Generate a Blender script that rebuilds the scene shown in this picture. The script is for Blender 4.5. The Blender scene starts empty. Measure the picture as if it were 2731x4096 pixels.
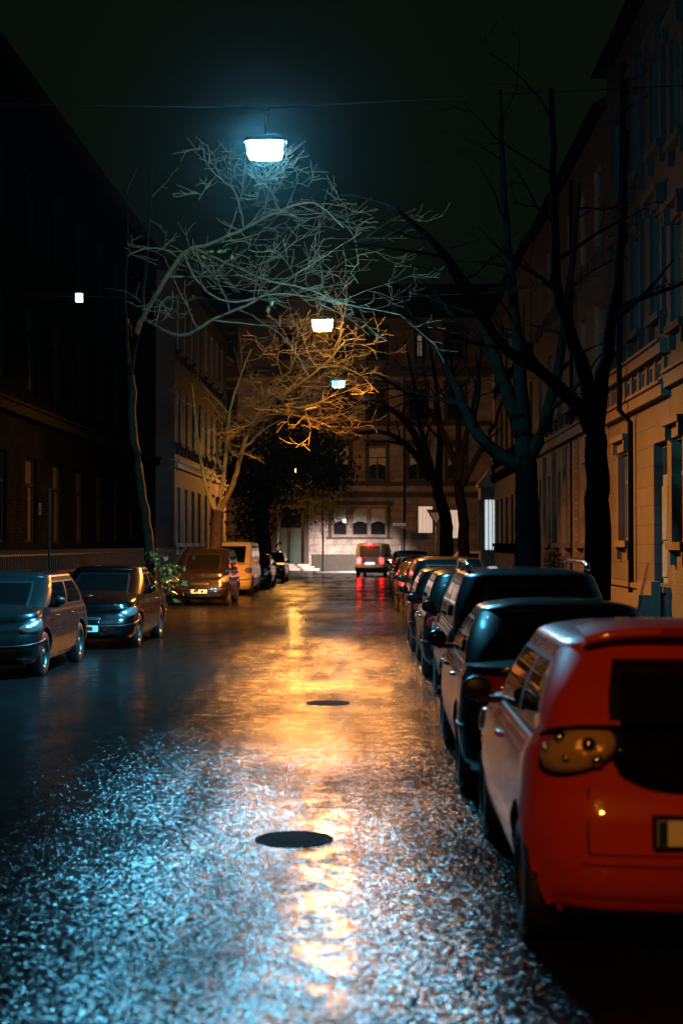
import bpy, bmesh, math, random
from mathutils import Vector, Matrix, noise
R = math.radians
random.seed(7)
scene = bpy.context.scene
C = scene.collection

# ------------------------------------------------------------------ helpers
def tag(o, label=None, cat=None, group=None, kind=None):
    if label: o['label'] = label
    if cat: o['category'] = cat
    if group: o['group'] = group
    if kind: o['kind'] = kind
    return o

def empty(name, loc=(0, 0, 0), rz=0, label=None, cat=None, group=None):
    o = bpy.data.objects.new(name, None)
    C.objects.link(o)
    o.location = loc
    o.rotation_euler = (0, 0, rz)
    o.empty_display_size = .2
    return tag(o, label, cat, group)

class MB:
    """collects faces for one mesh object"""
    def __init__(s):
        s.v = []; s.f = []; s.m = []; s.sm = []
    def add(s, vs, fs, mi=0, smooth=False):
        b = len(s.v)
        s.v += [tuple(p) for p in vs]
        for f in fs:
            s.f.append([b + i for i in f]); s.m.append(mi); s.sm.append(smooth)
    def box(s, lo, hi, M=None, mi=0):
        x0, y0, z0 = lo; x1, y1, z1 = hi
        vs = [Vector(p) for p in ((x0,y0,z0),(x1,y0,z0),(x1,y1,z0),(x0,y1,z0),(x0,y0,z1),(x1,y0,z1),(x1,y1,z1),(x0,y1,z1))]
        if M: vs = [M @ p for p in vs]
        s.add(vs, [(0,3,2,1),(4,5,6,7),(0,1,5,4),(1,2,6,5),(2,3,7,6),(3,0,4,7)], mi)
    def tube(s, pts, rad, n=6, cap=True, mi=0):
        pts = [Vector(p) for p in pts]
        if not hasattr(rad, '__len__'): rad = [rad] * len(pts)
        vs = []; fs = []
        up = Vector((0, 0, 1))
        for i, p in enumerate(pts):
            d = (pts[min(i+1, len(pts)-1)] - pts[max(i-1, 0)])
            if d.length < 1e-9: d = Vector((0, 0, 1))
            d.normalize()
            a = d.cross(up if abs(d.z) < .9 else Vector((1, 0, 0))).normalized()
            b = d.cross(a)
            for k in range(n):
                t = 2 * math.pi * k / n
                vs.append(p + (a * math.cos(t) + b * math.sin(t)) * rad[i])
        for i in range(len(pts) - 1):
            for k in range(n):
                k2 = (k + 1) % n
                fs.append((i*n+k, i*n+k2, (i+1)*n+k2, (i+1)*n+k))
        if cap:
            fs.append(tuple(range(n-1, -1, -1)))
            fs.append(tuple((len(pts)-1)*n + k for k in range(n)))
        s.add(vs, fs, mi, True)
    def lathe(s, prof, M, n=20, mi=0):
        """prof: (r, z); axis local z, M places it"""
        vs = []; fs = []
        for r, z in prof:
            for k in range(n):
                t = 2 * math.pi * k / n
                vs.append(M @ Vector((r * math.cos(t), r * math.sin(t), z)))
        for i in range(len(prof) - 1):
            for k in range(n):
                k2 = (k + 1) % n
                fs.append((i*n+k, i*n+k2, (i+1)*n+k2, (i+1)*n+k))
        s.add(vs, fs, mi, True)
    def grid(s, P, closed_u=False, mi=0, mask=None, smooth=True):
        """P[row][col]"""
        nr, nc = len(P), len(P[0])
        vs = [p for row in P for p in row]
        fs = []
        for i in range(nr - 1):
            for j in range(nc if closed_u else nc - 1):
                if mask and not mask(i, j): continue
                j2 = (j + 1) % nc
                fs.append((i*nc+j, i*nc+j2, (i+1)*nc+j2, (i+1)*nc+j))
        s.add(vs, fs, mi, smooth)
    def build(s, name, mats, parent=None):
        me = bpy.data.meshes.new(name)
        used = {}
        vs = []; fs = []
        for f in s.f:
            g = []
            for i in f:
                if i not in used:
                    used[i] = len(vs); vs.append(s.v[i])
                g.append(used[i])
            fs.append(g)
        me.from_pydata(vs, [], fs)
        if not isinstance(mats, (list, tuple)): mats = [mats]
        for m in mats: me.materials.append(m)
        me.polygons.foreach_set('material_index', s.m)
        me.polygons.foreach_set('use_smooth', s.sm)
        me.update()
        o = bpy.data.objects.new(name, me)
        C.objects.link(o)
        if parent: o.parent = parent
        return o

# ------------------------------------------------------------------ materials
def nodes(name):
    m = bpy.data.materials.new(name); m.use_nodes = True
    nt = m.node_tree
    return m, nt, nt.nodes['Principled BSDF']

def mat(name, col, rough=.5, metal=0., coat=0., spec=.5, bump=0., bscale=40., var=.0, vscale=3., wet=0.):
    m, nt, p = nodes(name)
    p.inputs['Base Color'].default_value = (*col, 1)
    p.inputs['Roughness'].default_value = rough
    p.inputs['Metallic'].default_value = metal
    p.inputs['Coat Weight'].default_value = coat
    p.inputs['Coat Roughness'].default_value = .04
    p.inputs['Specular IOR Level'].default_value = spec
    tc = nt.nodes.new('ShaderNodeTexCoord')
    if var:
        n = nt.nodes.new('ShaderNodeTexNoise'); n.inputs['Scale'].default_value = vscale; n.inputs['Detail'].default_value = 6
        n.inputs['Roughness'].default_value = .65
        nt.links.new(tc.outputs['Object'], n.inputs['Vector'])
        r = nt.nodes.new('ShaderNodeMapRange')
        r.inputs['From Min'].default_value = .3; r.inputs['From Max'].default_value = .7
        r.inputs['To Min'].default_value = 1 - var; r.inputs['To Max'].default_value = 1 + var
        nt.links.new(n.outputs['Fac'], r.inputs['Value'])
        mx = nt.nodes.new('ShaderNodeMix'); mx.data_type = 'RGBA'; mx.blend_type = 'MULTIPLY'
        mx.inputs['Factor'].default_value = 1
        mx.inputs['A'].default_value = (*col, 1)
        nt.links.new(r.outputs['Result'], mx.inputs['B'])
        nt.links.new(mx.outputs['Result'], p.inputs['Base Color'])
    if bump:
        n = nt.nodes.new('ShaderNodeTexNoise'); n.inputs['Scale'].default_value = bscale; n.inputs['Detail'].default_value = 4
        nt.links.new(tc.outputs['Object'], n.inputs['Vector'])
        b = nt.nodes.new('ShaderNodeBump'); b.inputs['Strength'].default_value = bump; b.inputs['Distance'].default_value = .02
        nt.links.new(n.outputs['Fac'], b.inputs['Height'])
        nt.links.new(b.outputs['Normal'], p.inputs['Normal'])
    if wet:   # beads of rain standing on the surface
        v = nt.nodes.new('ShaderNodeTexVoronoi'); v.inputs['Scale'].default_value = 55; v.inputs['Randomness'].default_value = 1
        nt.links.new(tc.outputs['Object'], v.inputs['Vector'])
        r = nt.nodes.new('ShaderNodeMapRange'); r.interpolation_type = 'SMOOTHSTEP'
        r.inputs['From Min'].default_value = .0; r.inputs['From Max'].default_value = .38
        r.inputs['To Min'].default_value = 1; r.inputs['To Max'].default_value = 0
        nt.links.new(v.outputs['Distance'], r.inputs['Value'])
        b = nt.nodes.new('ShaderNodeBump'); b.inputs['Strength'].default_value = wet; b.inputs['Distance'].default_value = .004
        nt.links.new(r.outputs['Result'], b.inputs['Height'])
        nt.links.new(b.outputs['Normal'], p.inputs['Coat Normal'])
    return m

def emit(name, col, strength, base=(.8, .8, .8)):
    m, nt, p = nodes(name)
    p.inputs['Base Color'].default_value = (*base, 1)
    p.inputs['Emission Color'].default_value = (*col, 1)
    p.inputs['Emission Strength'].default_value = strength
    p.inputs['Roughness'].default_value = .3
    return m

def stone(name, col, axis, bw, bh, joint=.012, var=.25, dark=.45, bump=.5, rough=.7):
    """ashlar or brick; axis 'Y' for walls along the street, 'X' for walls across it"""
    m, nt, p = nodes(name)
    L = nt.links
    g = nt.nodes.new('ShaderNodeNewGeometry')
    sp = nt.nodes.new('ShaderNodeSeparateXYZ'); L.new(g.outputs['Position'], sp.inputs[0])
    cb = nt.nodes.new('ShaderNodeCombineXYZ')
    L.new(sp.outputs[axis], cb.inputs[0]); L.new(sp.outputs['Z'], cb.inputs[1])
    br = nt.nodes.new('ShaderNodeTexBrick')
    br.inputs['Scale'].default_value = 1
    br.inputs['Brick Width'].default_value = bw; br.inputs['Row Height'].default_value = bh
    br.inputs['Mortar Size'].default_value = joint; br.inputs['Mortar Smooth'].default_value = .3
    c = Vector(col)
    br.inputs['Color1'].default_value = (*(c * (1 + var)), 1)
    br.inputs['Color2'].default_value = (*(c * (1 - var)), 1)
    br.inputs['Mortar'].default_value = (*(c * dark), 1)
    L.new(cb.outputs[0], br.inputs['Vector'])
    n = nt.nodes.new('ShaderNodeTexNoise'); n.inputs['Scale'].default_value = .9; n.inputs['Detail'].default_value = 9
    n.inputs['Roughness'].default_value = .7
    L.new(g.outputs['Position'], n.inputs['Vector'])
    r = nt.nodes.new('ShaderNodeMapRange'); r.inputs['From Min'].default_value = .35; r.inputs['From Max'].default_value = .68
    r.inputs['To Min'].default_value = .45; r.inputs['To Max'].default_value = 1.2
    L.new(n.outputs['Fac'], r.inputs['Value'])
    mx = nt.nodes.new('ShaderNodeMix'); mx.data_type = 'RGBA'; mx.blend_type = 'MULTIPLY'; mx.inputs['Factor'].default_value = 1
    L.new(br.outputs['Color'], mx.inputs['A']); L.new(r.outputs['Result'], mx.inputs['B'])
    L.new(mx.outputs['Result'], p.inputs['Base Color'])
    n2 = nt.nodes.new('ShaderNodeTexNoise'); n2.inputs['Scale'].default_value = 25; n2.inputs['Detail'].default_value = 5
    L.new(g.outputs['Position'], n2.inputs['Vector'])
    ad = nt.nodes.new('ShaderNodeMath'); ad.operation = 'MULTIPLY_ADD'
    L.new(n2.outputs['Fac'], ad.inputs[0]); ad.inputs[1].default_value = .35
    iv = nt.nodes.new('ShaderNodeMath'); iv.operation = 'SUBTRACT'; iv.inputs[0].default_value = 1
    L.new(br.outputs['Fac'], iv.inputs[1]); L.new(iv.outputs[0], ad.inputs[2])
    b = nt.nodes.new('ShaderNodeBump'); b.inputs['Strength'].default_value = bump; b.inputs['Distance'].default_value = .03
    L.new(ad.outputs[0], b.inputs['Height']); L.new(b.outputs['Normal'], p.inputs['Normal'])
    p.inputs['Roughness'].default_value = rough
    return m

def asphalt(name):
    """wet asphalt: every stone of the surface has its own tilt, and a broken film of water lies over them"""
    m = bpy.data.materials.new(name); m.use_nodes = True
    nt = m.node_tree; nt.nodes.clear(); L = nt.links
    new = nt.nodes.new
    g = new('ShaderNodeNewGeometry')
    def noise_(scale, det, rough=.5):
        n = new('ShaderNodeTexNoise'); n.inputs['Scale'].default_value = scale
        n.inputs['Detail'].default_value = det; n.inputs['Roughness'].default_value = rough
        L.new(g.outputs['Position'], n.inputs['Vector']); return n.outputs['Fac']
    def rng(src, a, b, c, d, smooth=False):
        r = new('ShaderNodeMapRange')
        if smooth: r.interpolation_type = 'SMOOTHSTEP'
        r.inputs['From Min'].default_value = a; r.inputs['From Max'].default_value = b
        r.inputs['To Min'].default_value = c; r.inputs['To Max'].default_value = d
        L.new(src, r.inputs['Value']); return r.outputs['Result']
    def math_(op, a, b):
        n = new('ShaderNodeMath'); n.operation = op
        for q, v in enumerate((a, b)):
            if isinstance(v, (int, float)): n.inputs[q].default_value = v
            else: L.new(v, n.inputs[q])
        return n.outputs[0]
    def vmath(op, a, b):
        n = new('ShaderNodeVectorMath'); n.operation = op
        for q, v in enumerate((a, b)):
            if isinstance(v, tuple): n.inputs[q].default_value = v
            elif v is not None: L.new(v, n.inputs[q])
        return n.outputs[0]
    def tilt(scale, amp):
        v = new('ShaderNodeTexVoronoi'); v.inputs['Scale'].default_value = scale
        L.new(g.outputs['Position'], v.inputs['Vector'])
        o = vmath('SUBTRACT', v.outputs['Color'], (.5, .5, .5))
        return vmath('MULTIPLY', o, (2*amp, 2*amp, 0)), v
    big = noise_(.5, 4, .55); mid = noise_(5, 2, .5); tops = noise_(110, 2, .5)
    pud = rng(big, .56, .68, 0, 1, True)
    # wavy base
    b = new('ShaderNodeBump'); b.inputs['Distance'].default_value = .05; b.inputs['Strength'].default_value = ROAD['wave']
    L.new(mid, b.inputs['Height'])
    t1, v1 = tilt(70, ROAD['t1']); t2, v2 = tilt(160, ROAD['t2'])
    fac = vmath('NORMALIZE', vmath('ADD', vmath('ADD', b.outputs['Normal'], t1), t2), None)
    soft = vmath('NORMALIZE', vmath('ADD', b.outputs['Normal'], vmath('MULTIPLY', t1, (.10, .10, 0))), None)
    d = new('ShaderNodeBsdfDiffuse')
    cr = new('ShaderNodeMix'); cr.data_type = 'RGBA'; L.new(tops, cr.inputs['Factor'])
    cr.inputs['A'].default_value = (.003, .0033, .003, 1); cr.inputs['B'].default_value = (.010, .010, .0095, 1)
    L.new(cr.outputs['Result'], d.inputs['Color'])
    g1 = new('ShaderNodeBsdfGlossy'); g1.distribution = 'BECKMANN'; g1.inputs['Roughness'].default_value = ROAD['r1']
    L.new(fac, g1.inputs['Normal'])
    g2 = new('ShaderNodeBsdfGlossy'); g2.distribution = 'BECKMANN'; g2.inputs['Roughness'].default_value = ROAD['r2']
    L.new(soft, g2.inputs['Normal'])
    f1 = new('ShaderNodeFresnel'); f1.inputs['IOR'].default_value = 1.42; L.new(fac, f1.inputs['Normal'])
    f2 = new('ShaderNodeFresnel'); f2.inputs['IOR'].default_value = 1.33; L.new(soft, f2.inputs['Normal'])
    film = rng(tops, .38, .55, .15, 1, True)
    wide = rng(big, .32, .52, .40, 1, True)
    # wheel tracks: long streaks along the street where the surface is polished or drier
    st = vmath('MULTIPLY', g.outputs['Position'], (1.1, .16, 1))
    sn = new('ShaderNodeTexNoise'); sn.inputs['Scale'].default_value = 1.3; sn.inputs['Detail'].default_value = 5; L.new(st, sn.inputs['Vector'])
    wide = math_('MULTIPLY', wide, rng(sn.outputs['Fac'], .36, .56, .35, 1, True))
    m1 = math_('MULTIPLY', math_('MULTIPLY', film, wide), f1.outputs[0])
    mix1 = new('ShaderNodeMixShader'); L.new(m1, mix1.inputs[0]); L.new(d.outputs[0], mix1.inputs[1]); L.new(g1.outputs[0], mix1.inputs[2])
    cw = math_('MAXIMUM', math_('MULTIPLY', rng(mid, .42, .62, .0, ROAD['coat'], True), wide), math_('MULTIPLY', pud, .8))
    m2 = math_('MULTIPLY', cw, f2.outputs[0])
    mix2 = new('ShaderNodeMixShader'); L.new(m2, mix2.inputs[0]); L.new(mix1.outputs[0], mix2.inputs[1]); L.new(g2.outputs[0], mix2.inputs[2])
    o = new('ShaderNodeOutputMaterial'); L.new(mix2.outputs[0], o.inputs['Surface'])
    return m

ROAD = dict(wave=.05, t1=.17, t2=.14, r1=.27, r2=.18, coat=.5)

M = {}
M['road'] = asphalt('wet_asphalt')
M['ground'] = mat('ground', (.04, .04, .035), .8, bump=.3, bscale=8)
M['pave'] = mat('paving', (.009, .0088, .008), .5, spec=.3, bump=.5, bscale=14, var=.3)
M['kerb'] = mat('kerb_stone', (.035, .034, .032), .45, bump=.4, bscale=20, var=.3)
M['iron'] = mat('cast_iron', (.003, .002, .0018), .9, .0, spec=.04, bump=.8, bscale=60)
M['black'] = mat('black_plastic', (.004, .004, .004), .45)
M['rubber'] = mat('tyre_rubber', (.006, .006, .006), .6, bump=.2, bscale=80)
M['glass'] = mat('car_glass', (.003, .0033, .0033), .03, coat=0, spec=.5)
M['chrome'] = mat('chrome', (.7, .7, .7), .12, 1.)
M['rim'] = mat('alloy', (.10, .10, .10), .4, .8)
M['red_lens'] = mat('red_lens', (.28, .008, .006), .12, coat=1)
M['clear_lens'] = mat('headlamp_lens', (.42, .42, .42), .16, .75, coat=1, bump=.9, bscale=22)
M['amber_lens'] = mat('amber_reflector_lens', (.55, .38, .20), .2, .35, coat=1, bump=.9, bscale=16)
M['plate'] = mat('plate_white', (.75, .75, .72), .35)
M['plate_blue'] = mat('plate_blue', (.01, .03, .22), .35)
M['ink'] = mat('plate_ink', (.02, .02, .02), .4)
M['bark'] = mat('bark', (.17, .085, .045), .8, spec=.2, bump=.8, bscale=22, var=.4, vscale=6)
M['bark_trunk'] = mat('shaded_bark', (.010, .0075, .004), .9, spec=.05, bump=.8, bscale=22, var=.5, vscale=6)  # darker copy of the bark: shade on trunk and stems put into colour
M['bark_brown'] = mat('brown_bark', (.07, .045, .022), .85, spec=.1, bump=.8, bscale=22, var=.4, vscale=6)
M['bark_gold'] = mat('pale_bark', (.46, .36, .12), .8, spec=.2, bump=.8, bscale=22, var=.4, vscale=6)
M['bark_twig'] = mat('dim_twig_bark', (.0022, .0018, .0013), .9, spec=0, bump=.8, bscale=22, var=.4, vscale=6)
M['bark_dark'] = mat('dark_bark', (.012, .011, .009), .9, spec=.05, bump=.8, bscale=22, var=.4, vscale=6)
M['bark_right'] = mat('shaded_trunk_bark', (.0008, .0008, .0007), .95, spec=0, bump=.8, bscale=22, var=.4, vscale=6)  # trunk copy darker than the twigs, shade set into its colour
M['leaf'] = mat('yellow_leaf', (.22, .17, .02), .5, var=.3, vscale=9)
M['leaf_green'] = mat('yellow_green_leaf', (.12, .12, .02), .5, var=.35, vscale=9)
M['leaf_dark'] = mat('dark_leaf', (.008, .011, .006), .8, spec=.05, var=.3, vscale=9)
M['wire'] = mat('steel_wire', (.03, .03, .03), .6, .2)
M['lamp_case'] = mat('lamp_case', (.10, .10, .10), .45, .3)
M['steel'] = mat('galvanised_steel', (.32, .32, .32), .45, .6, var=.2, vscale=12)
M['sign_white'] = mat('sign_white', (.75, .77, .78), .4)
M['sign_red'] = mat('sign_red', (.10, .006, .006), .4)
M['sign_teal'] = mat('sign_teal', (.05, .22, .26), .4)
M['pane'] = mat('window_pane', (.012, .013, .014), .04, spec=.6)
M['frame_dark'] = mat('window_frame_dark', (.035, .03, .025), .5)
M['frame_white'] = mat('window_frame_white', (.4, .38, .35), .5, var=.1)
M['curtain'] = mat('net_curtain', (.45, .46, .45), .8, bump=.6, bscale=9, var=.2, vscale=5)
M['door'] = mat('painted_door', (.03, .045, .04), .35, var=.2)
M['roof'] = mat('roof_tiles', (.012, .01, .009), .8, spec=.1, bump=.5, bscale=12)

CY = (.09, .62, 1.0)       # mercury lamp light
OR = (1.0, .33, .04)      # sodium lamp light
M['lamp_cyan'] = emit('lamp_glow_blue', (.20, .70, 1.0), 2700)
M['lamp_orange'] = emit('lamp_glow_orange', (1.0, .49, .22), 1000)
M['lens_cyan'] = emit('lamp_lens_blue', CY, 12500)
M['lens_orange'] = emit('lamp_lens_orange', OR, 48000)
M['lamp_rear'] = emit('rear_lamp_glow_orange', OR, 60)
M['lens_rear'] = emit('rear_lamp_lens_orange', OR, 2900)
M['lamp_far'] = emit('far_lamp_glow_blue', (.06, .55, 1.0), 15)
M['lens_far'] = emit('far_lamp_lens_blue', CY, 1000)
M['lamp_wall'] = emit('wall_lamp_glow', (1.0, .40, .07), 1300)

# ------------------------------------------------------------------ camera, world
cam_d = bpy.data.cameras.new('camera'); cam = bpy.data.objects.new('camera', cam_d); C.objects.link(cam)
cam.location = (0, 0, 1.85)
cam.rotation_euler = (R(90 + 1.30), 0, R(1.37))
cam_d.lens = 50; cam_d.sensor_width = 36; cam_d.sensor_fit = 'AUTO'
cam_d.clip_end = 1000; cam_d.clip_start = .1
cam_d.dof.use_dof = True; cam_d.dof.focus_distance = 25; cam_d.dof.aperture_fstop = 1.8; cam_d.dof.aperture_blades = 7
scene.camera = cam
w = bpy.data.worlds.new('World'); scene.world = w; w.use_nodes = True
bg = w.node_tree.nodes['Background']
bg.inputs['Color'].default_value = (.0023, .0044, .0022, 1); bg.inputs['Strength'].default_value = 1
scene.view_settings.view_transform = 'Standard'; scene.view_settings.look = 'None'
scene.view_settings.exposure = 0; scene.view_settings.gamma = 1
cy = scene.cycles
cy.max_bounces = 6; cy.diffuse_bounces = 2; cy.glossy_bounces = 4; cy.volume_bounces = 0
cy.sample_clamp_indirect = 1.5; cy.caustics_reflective = False; cy.caustics_refractive = False
cy.use_light_tree = True
cy.use_denoising = True; cy.denoising_prefilter = 'ACCURATE'

# ------------------------------------------------------------------ ground, road, pavements
def sheet(name, x0, x1, y0, y1, z, m, kind='structure'):
    b = MB(); b.add([(x0,y0,z),(x1,y0,z),(x1,y1,z),(x0,y1,z)], [(0,1,2,3)])
    return tag(b.build(name, m), kind=kind)
sheet('ground', -150, 150, -60, 240, -.02, M['ground'])
b = MB()
b.add([(-6.35,-40,0),(2.4,-40,0),(2.4,84,0),(-6.35,84,0)], [(0,1,2,3)])
b.add([(-100,84,0),(-6.35,84,0),(2.4,84,0),(100,84,0),(100,92,0),(-100,92,0)], [(0,1,2,3,4,5)])
tag(b.build('road', M['road']), kind='structure')
def pavement(x0, x1, y0, y1, kerbside):
    b = MB(); b.box((x0, y0, -.015), (x1, y1, .12))
    p = tag(b.build('pavement', M['pave']), kind='structure')
    b = MB()
    kx0, kx1 = (x0 - .15, x0 - .002) if kerbside < 0 else (x1 + .002, x1 + .15)
    n = int((y1 - y0) / 1.0)
    for i in range(n):
        b.box((kx0, y0 + i*(y1-y0)/n + .004, -.015), (kx1, y0 + (i+1)*(y1-y0)/n - .004, .128))
    tag(b.build('kerb', M['kerb']), kind='structure')
pavement(2.56, 6.4, -20, 83.8, -1)
pavement(-9.2, -6.5, -20, 83.8, 1)
b = MB(); b.box((-60, 92.15, -.015), (60, 94.95, .12)); tag(b.build('pavement', M['pave']), kind='structure')
b = MB()
for i in range(120): b.box((-60 + i + .004, 92.0, -.015), (-60 + i + .996, 92.148, .128))
tag(b.build('kerb', M['kerb']), kind='structure')

def manhole(x, y, r, label):
    root = empty('manhole_cover', (x, y, 0), 0, label, 'manhole cover')
    T = Matrix.Identity(4)
    b = MB(); b.lathe([(r+.045, .0), (r+.04, .006), (r+.004, .007), (r+.003, .001)], T, 36); b.build('rim', M['iron'], root)
    b = MB(); b.lathe([(0.0001, .006), (r-.05, .006), (r-.04, .003), (r-.01, .003), (r, .006), (r, .001)], T, 36)
    for i in range(-3, 4):
        h = math.sqrt(max(0, (r-.08)**2 - (i*r/4.2)**2))
        b.box((i*r/4.2 - .012, -h, .0063), (i*r/4.2 + .012, h, .0085))
    b.build('lid', M['iron'], root)
manhole(-.51, 8.95, .205, 'round iron manhole cover in the wet road nearest the camera')
manhole(-.55, 16.6, .21, 'farther iron manhole cover in the orange reflection on the wet road')

# ------------------------------------------------------------------ cars
class Car:
    NR, NC, NS = 20, 10, 56
    def __init__(s, L=4.0, W=1.7, H=1.45, belt=.93, nose=.70, tail=.93, cowl=.95, base_r=-1.85, roof_r=-1.45, roof_f=.15,
                 base_f=.95, roofw=.74, rc=.36, bow=.14, wr=.31, wb=2.5, sill=.2, hood_in=.25, tail_in=.1, rear_low=False):
        s.__dict__.update(locals()); del s.__dict__['s']
        s.ring = s.mkring(L/2, -L/2, W/2, rc, bow, bow*.7)
        s.n = len(s.ring)
    def mkring(s, yf, yr, b, rc, bowf, bowr):
        pts = []
        bow = lambda x, k: k * (x / b) ** 2
        for i in range(s.NR): x = -(b-rc) + 2*(b-rc)*i/s.NR; pts.append((x, yr + bow(x, bowr)))
        y0 = yr + bow(b - rc, bowr); y1 = yf - bow(b - rc, bowf)
        for i in range(s.NC):
            t = math.pi/2 * i/s.NC; pts.append((b-rc + rc*math.sin(t), y0 + rc*(1-math.cos(t))))
        for i in range(s.NS): pts.append((b, y0+rc + (y1-y0-2*rc)*i/s.NS))
        for i in range(s.NC):
            t = math.pi/2 * i/s.NC; pts.append((b-rc + rc*math.cos(t), y1-rc + rc*math.sin(t)))
        for i in range(s.NR): x = (b-rc) - 2*(b-rc)*i/s.NR; pts.append((x, yf - bow(x, bowf)))
        for i in range(s.NC):
            t = math.pi/2 * i/s.NC; pts.append((-(b-rc) - rc*math.sin(t), y1 - rc*(1-math.cos(t))))
        for i in range(s.NS): pts.append((-b, y1-rc - (y1-y0-2*rc)*i/s.NS))
        for i in range(s.NC):
            t = math.pi/2 * i/s.NC; pts.append((-(b-rc) - rc*math.cos(t), y0+rc - rc*math.sin(t)))
        return pts
    def ringpt(s, u):
        u = u % s.n; i = int(u); f = u - i
        a = s.ring[i % s.n]; c = s.ring[(i+1) % s.n]
        return a[0]*(1-f)+c[0]*f, a[1]*(1-f)+c[1]*f
    def zbelt(s, y):
        yf, yr = s.L/2, -s.L/2
        def ss(a, c, v):
            t = max(0, min(1, (v-a)/(c-a))); return t*t*(3-2*t)
        if y > s.base_f:
            t = (y - s.base_f) / (yf - s.base_f)
            return s.cowl + (s.nose - s.cowl) * (t*.55 + .45*t*t*t)
        z = s.belt + (s.cowl - s.belt) * ss(s.base_f - .8, s.base_f, y)
        if y < s.base_r + .6:
            z += (s.tail - s.belt) * ss(s.base_r + .6, yr, y)
        return z
    @staticmethod
    def lut(tab, t):
        for (a, va), (c, vc) in zip(tab, tab[1:]):
            if t <= c:
                f = (t-a)/(c-a); f = f*f*(3-2*f); return va + (vc-va)*f
        return tab[-1][1]
    SIDE = [(0, .09), (.14, .03), (.3, .012), (.42, .0), (.5, .004), (.72, .018), (.86, .028), (1, .075)]
    FRONT = [(0, .16), (.14, .03), (.3, .0), (.5, .03), (.56, .05), (.8, .13), (1, 1)]
    REAR = [(0, .15), (.14, .03), (.3, .0), (.52, .02), (.58, .06), (.8, .08), (1, 1)]
    def S(s, u, t):
        x, y = s.ringpt(u)
        b = s.W/2
        si = s.lut(s.SIDE, t)
        f = s.FRONT[:-1] + [(1, s.hood_in)]; r = s.REAR[:-1] + [(1, s.tail_in)]
        fi = s.lut(f, t) if y > 0 else s.lut(r, t)
        x2 = x * (b - si) / b
        k = s.L/2
        wgt = max(0, min(1, (abs(y) - (k - .9)) / .9))
        y2 = y - math.copysign(fi * wgt, y)
        z = s.sill + (s.zbelt(y) - s.sill) * t
        return Vector((x2, y2, z))
    def N(s, u, t):
        e = .05
        du = s.S(u + .3, t) - s.S(u - .3, t); dt = s.S(u, min(1, t+e)) - s.S(u, max(0, t-e))
        n = du.cross(dt)
        n.normalize(); return n
    def patch(s, u0, t0, ru, rt, off=.012, power=2.4, rot=0, bulge=.01, mb=None, mi=0, nr=6, na=28, shear=0):
        """lens-shaped patch lying on the lower body"""
        P = []
        for i in range(nr + 1):
            k = i / nr; row = []
            for j in range(na):
                a = 2*math.pi*j/na; ca, sa = math.cos(a), math.sin(a)
                ex = math.copysign(abs(ca)**(2/power), ca); ey = math.copysign(abs(sa)**(2/power), sa)
                q = ex*k; v = ey*k
                q, v = q*math.cos(rot) - v*math.sin(rot), q*math.sin(rot) + v*math.cos(rot)
                u = u0 + q*ru; t = max(.0, min(1, t0 + (v + shear*q)*rt))
                kk = off + bulge*(1-k*k) if i < nr else -.01
                row.append(s.S(u, t) + s.N(u, t) * kk)
            P.append(row)
        m = mb or MB(); m.grid(P, True, mi); return m
    def body(s, m, root, wheels=True):
        mb = MB()
        T = [0, .05, .1, .15, .2, .26, .32, .38, .43, .47, .5, .54, .6, .66, .72, .78, .84, .89, .93, .97, 1]
        rows = [[s.S(u, t) for u in range(s.n)] for t in T]
        wc = [s.wb/2 + .05, -s.wb/2 + .05]; Ra = s.wr + .055
        inside = set()
        for i, row in enumerate(rows):
            for j, p in enumerate(row):
                if abs(p.x) < s.W/2 - .25: continue
                for yc in wc:
                    d = Vector((p.y - yc, p.z - s.wr))
                    if d.length < Ra:
                        inside.add((i, j))
                        if d.length < 1e-4: d = Vector((0, 1))
                        d = d.normalized() * Ra
                        p.y = yc + d.x; p.z = max(s.sill, s.wr + d.y)
        n = s.n
        mb.grid(rows, True, 0, lambda i, j: not all(q in inside for q in ((i,j),(i,(j+1)%n),(i+1,j),(i+1,(j+1)%n))))
        # deck (bonnet and boot lid)
        belt = rows[-1]; deck = []
        for k in (1, .97, .9, .75, .5, .25, 0):
            row = []
            for p in belt:
                y = p.y * (.72 + .28*k)
                z = s.zbelt(y if abs(y) < s.L/2 else p.y) if k < 1 else p.z
                row.append(Vector((p.x*k, y, z + .055*(1 - k*k))))
            deck.append(row)
        mb.grid(deck, True, 0)
        # greenhouse
        b = s.W/2
        zb = lambda y: s.zbelt(y)
        rcg = .28
        base = s.mkring(s.base_f, s.base_r, b - .085, rcg, .16, .06)
        top = s.mkring(s.roof_f, s.roof_r, b*s.roofw, rcg*.8, .08, .04)
        Tg = [0, .05, .1, .25, .4, .55, .7, .82, .87, .93, 1]
        G = []
        for t in Tg:
            row = []
            for (bx, by), (tx, ty) in zip(base, top):
                bul = .035*math.sin(math.pi*t)
                x = bx + (tx-bx)*t; y = by + (ty-by)*t
                r = math.hypot(x, y) + 1e-6
                x += bul * (x/(b)); y += bul * .8 * max(-1, min(1, y/1.2))
                z0 = zb(by) - .015; z1 = s.H - .09
                row.append(Vector((x, y, z0 + (z1-z0)*t)))
            G.append(row)
        NR, NC, NS = s.NR, s.NC, s.NS
        g_rear = (1, NR-1); g_side = (NR+NC-1, NR+NC+NS+1); fs = NR+2*NC+NS
        g_front = (fs, fs+NR); lf = fs+NR+NC
        g_left = (lf-1, lf+NS+1)
        ga, gb = 2, 7
        bp = int(NS*.50)
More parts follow.
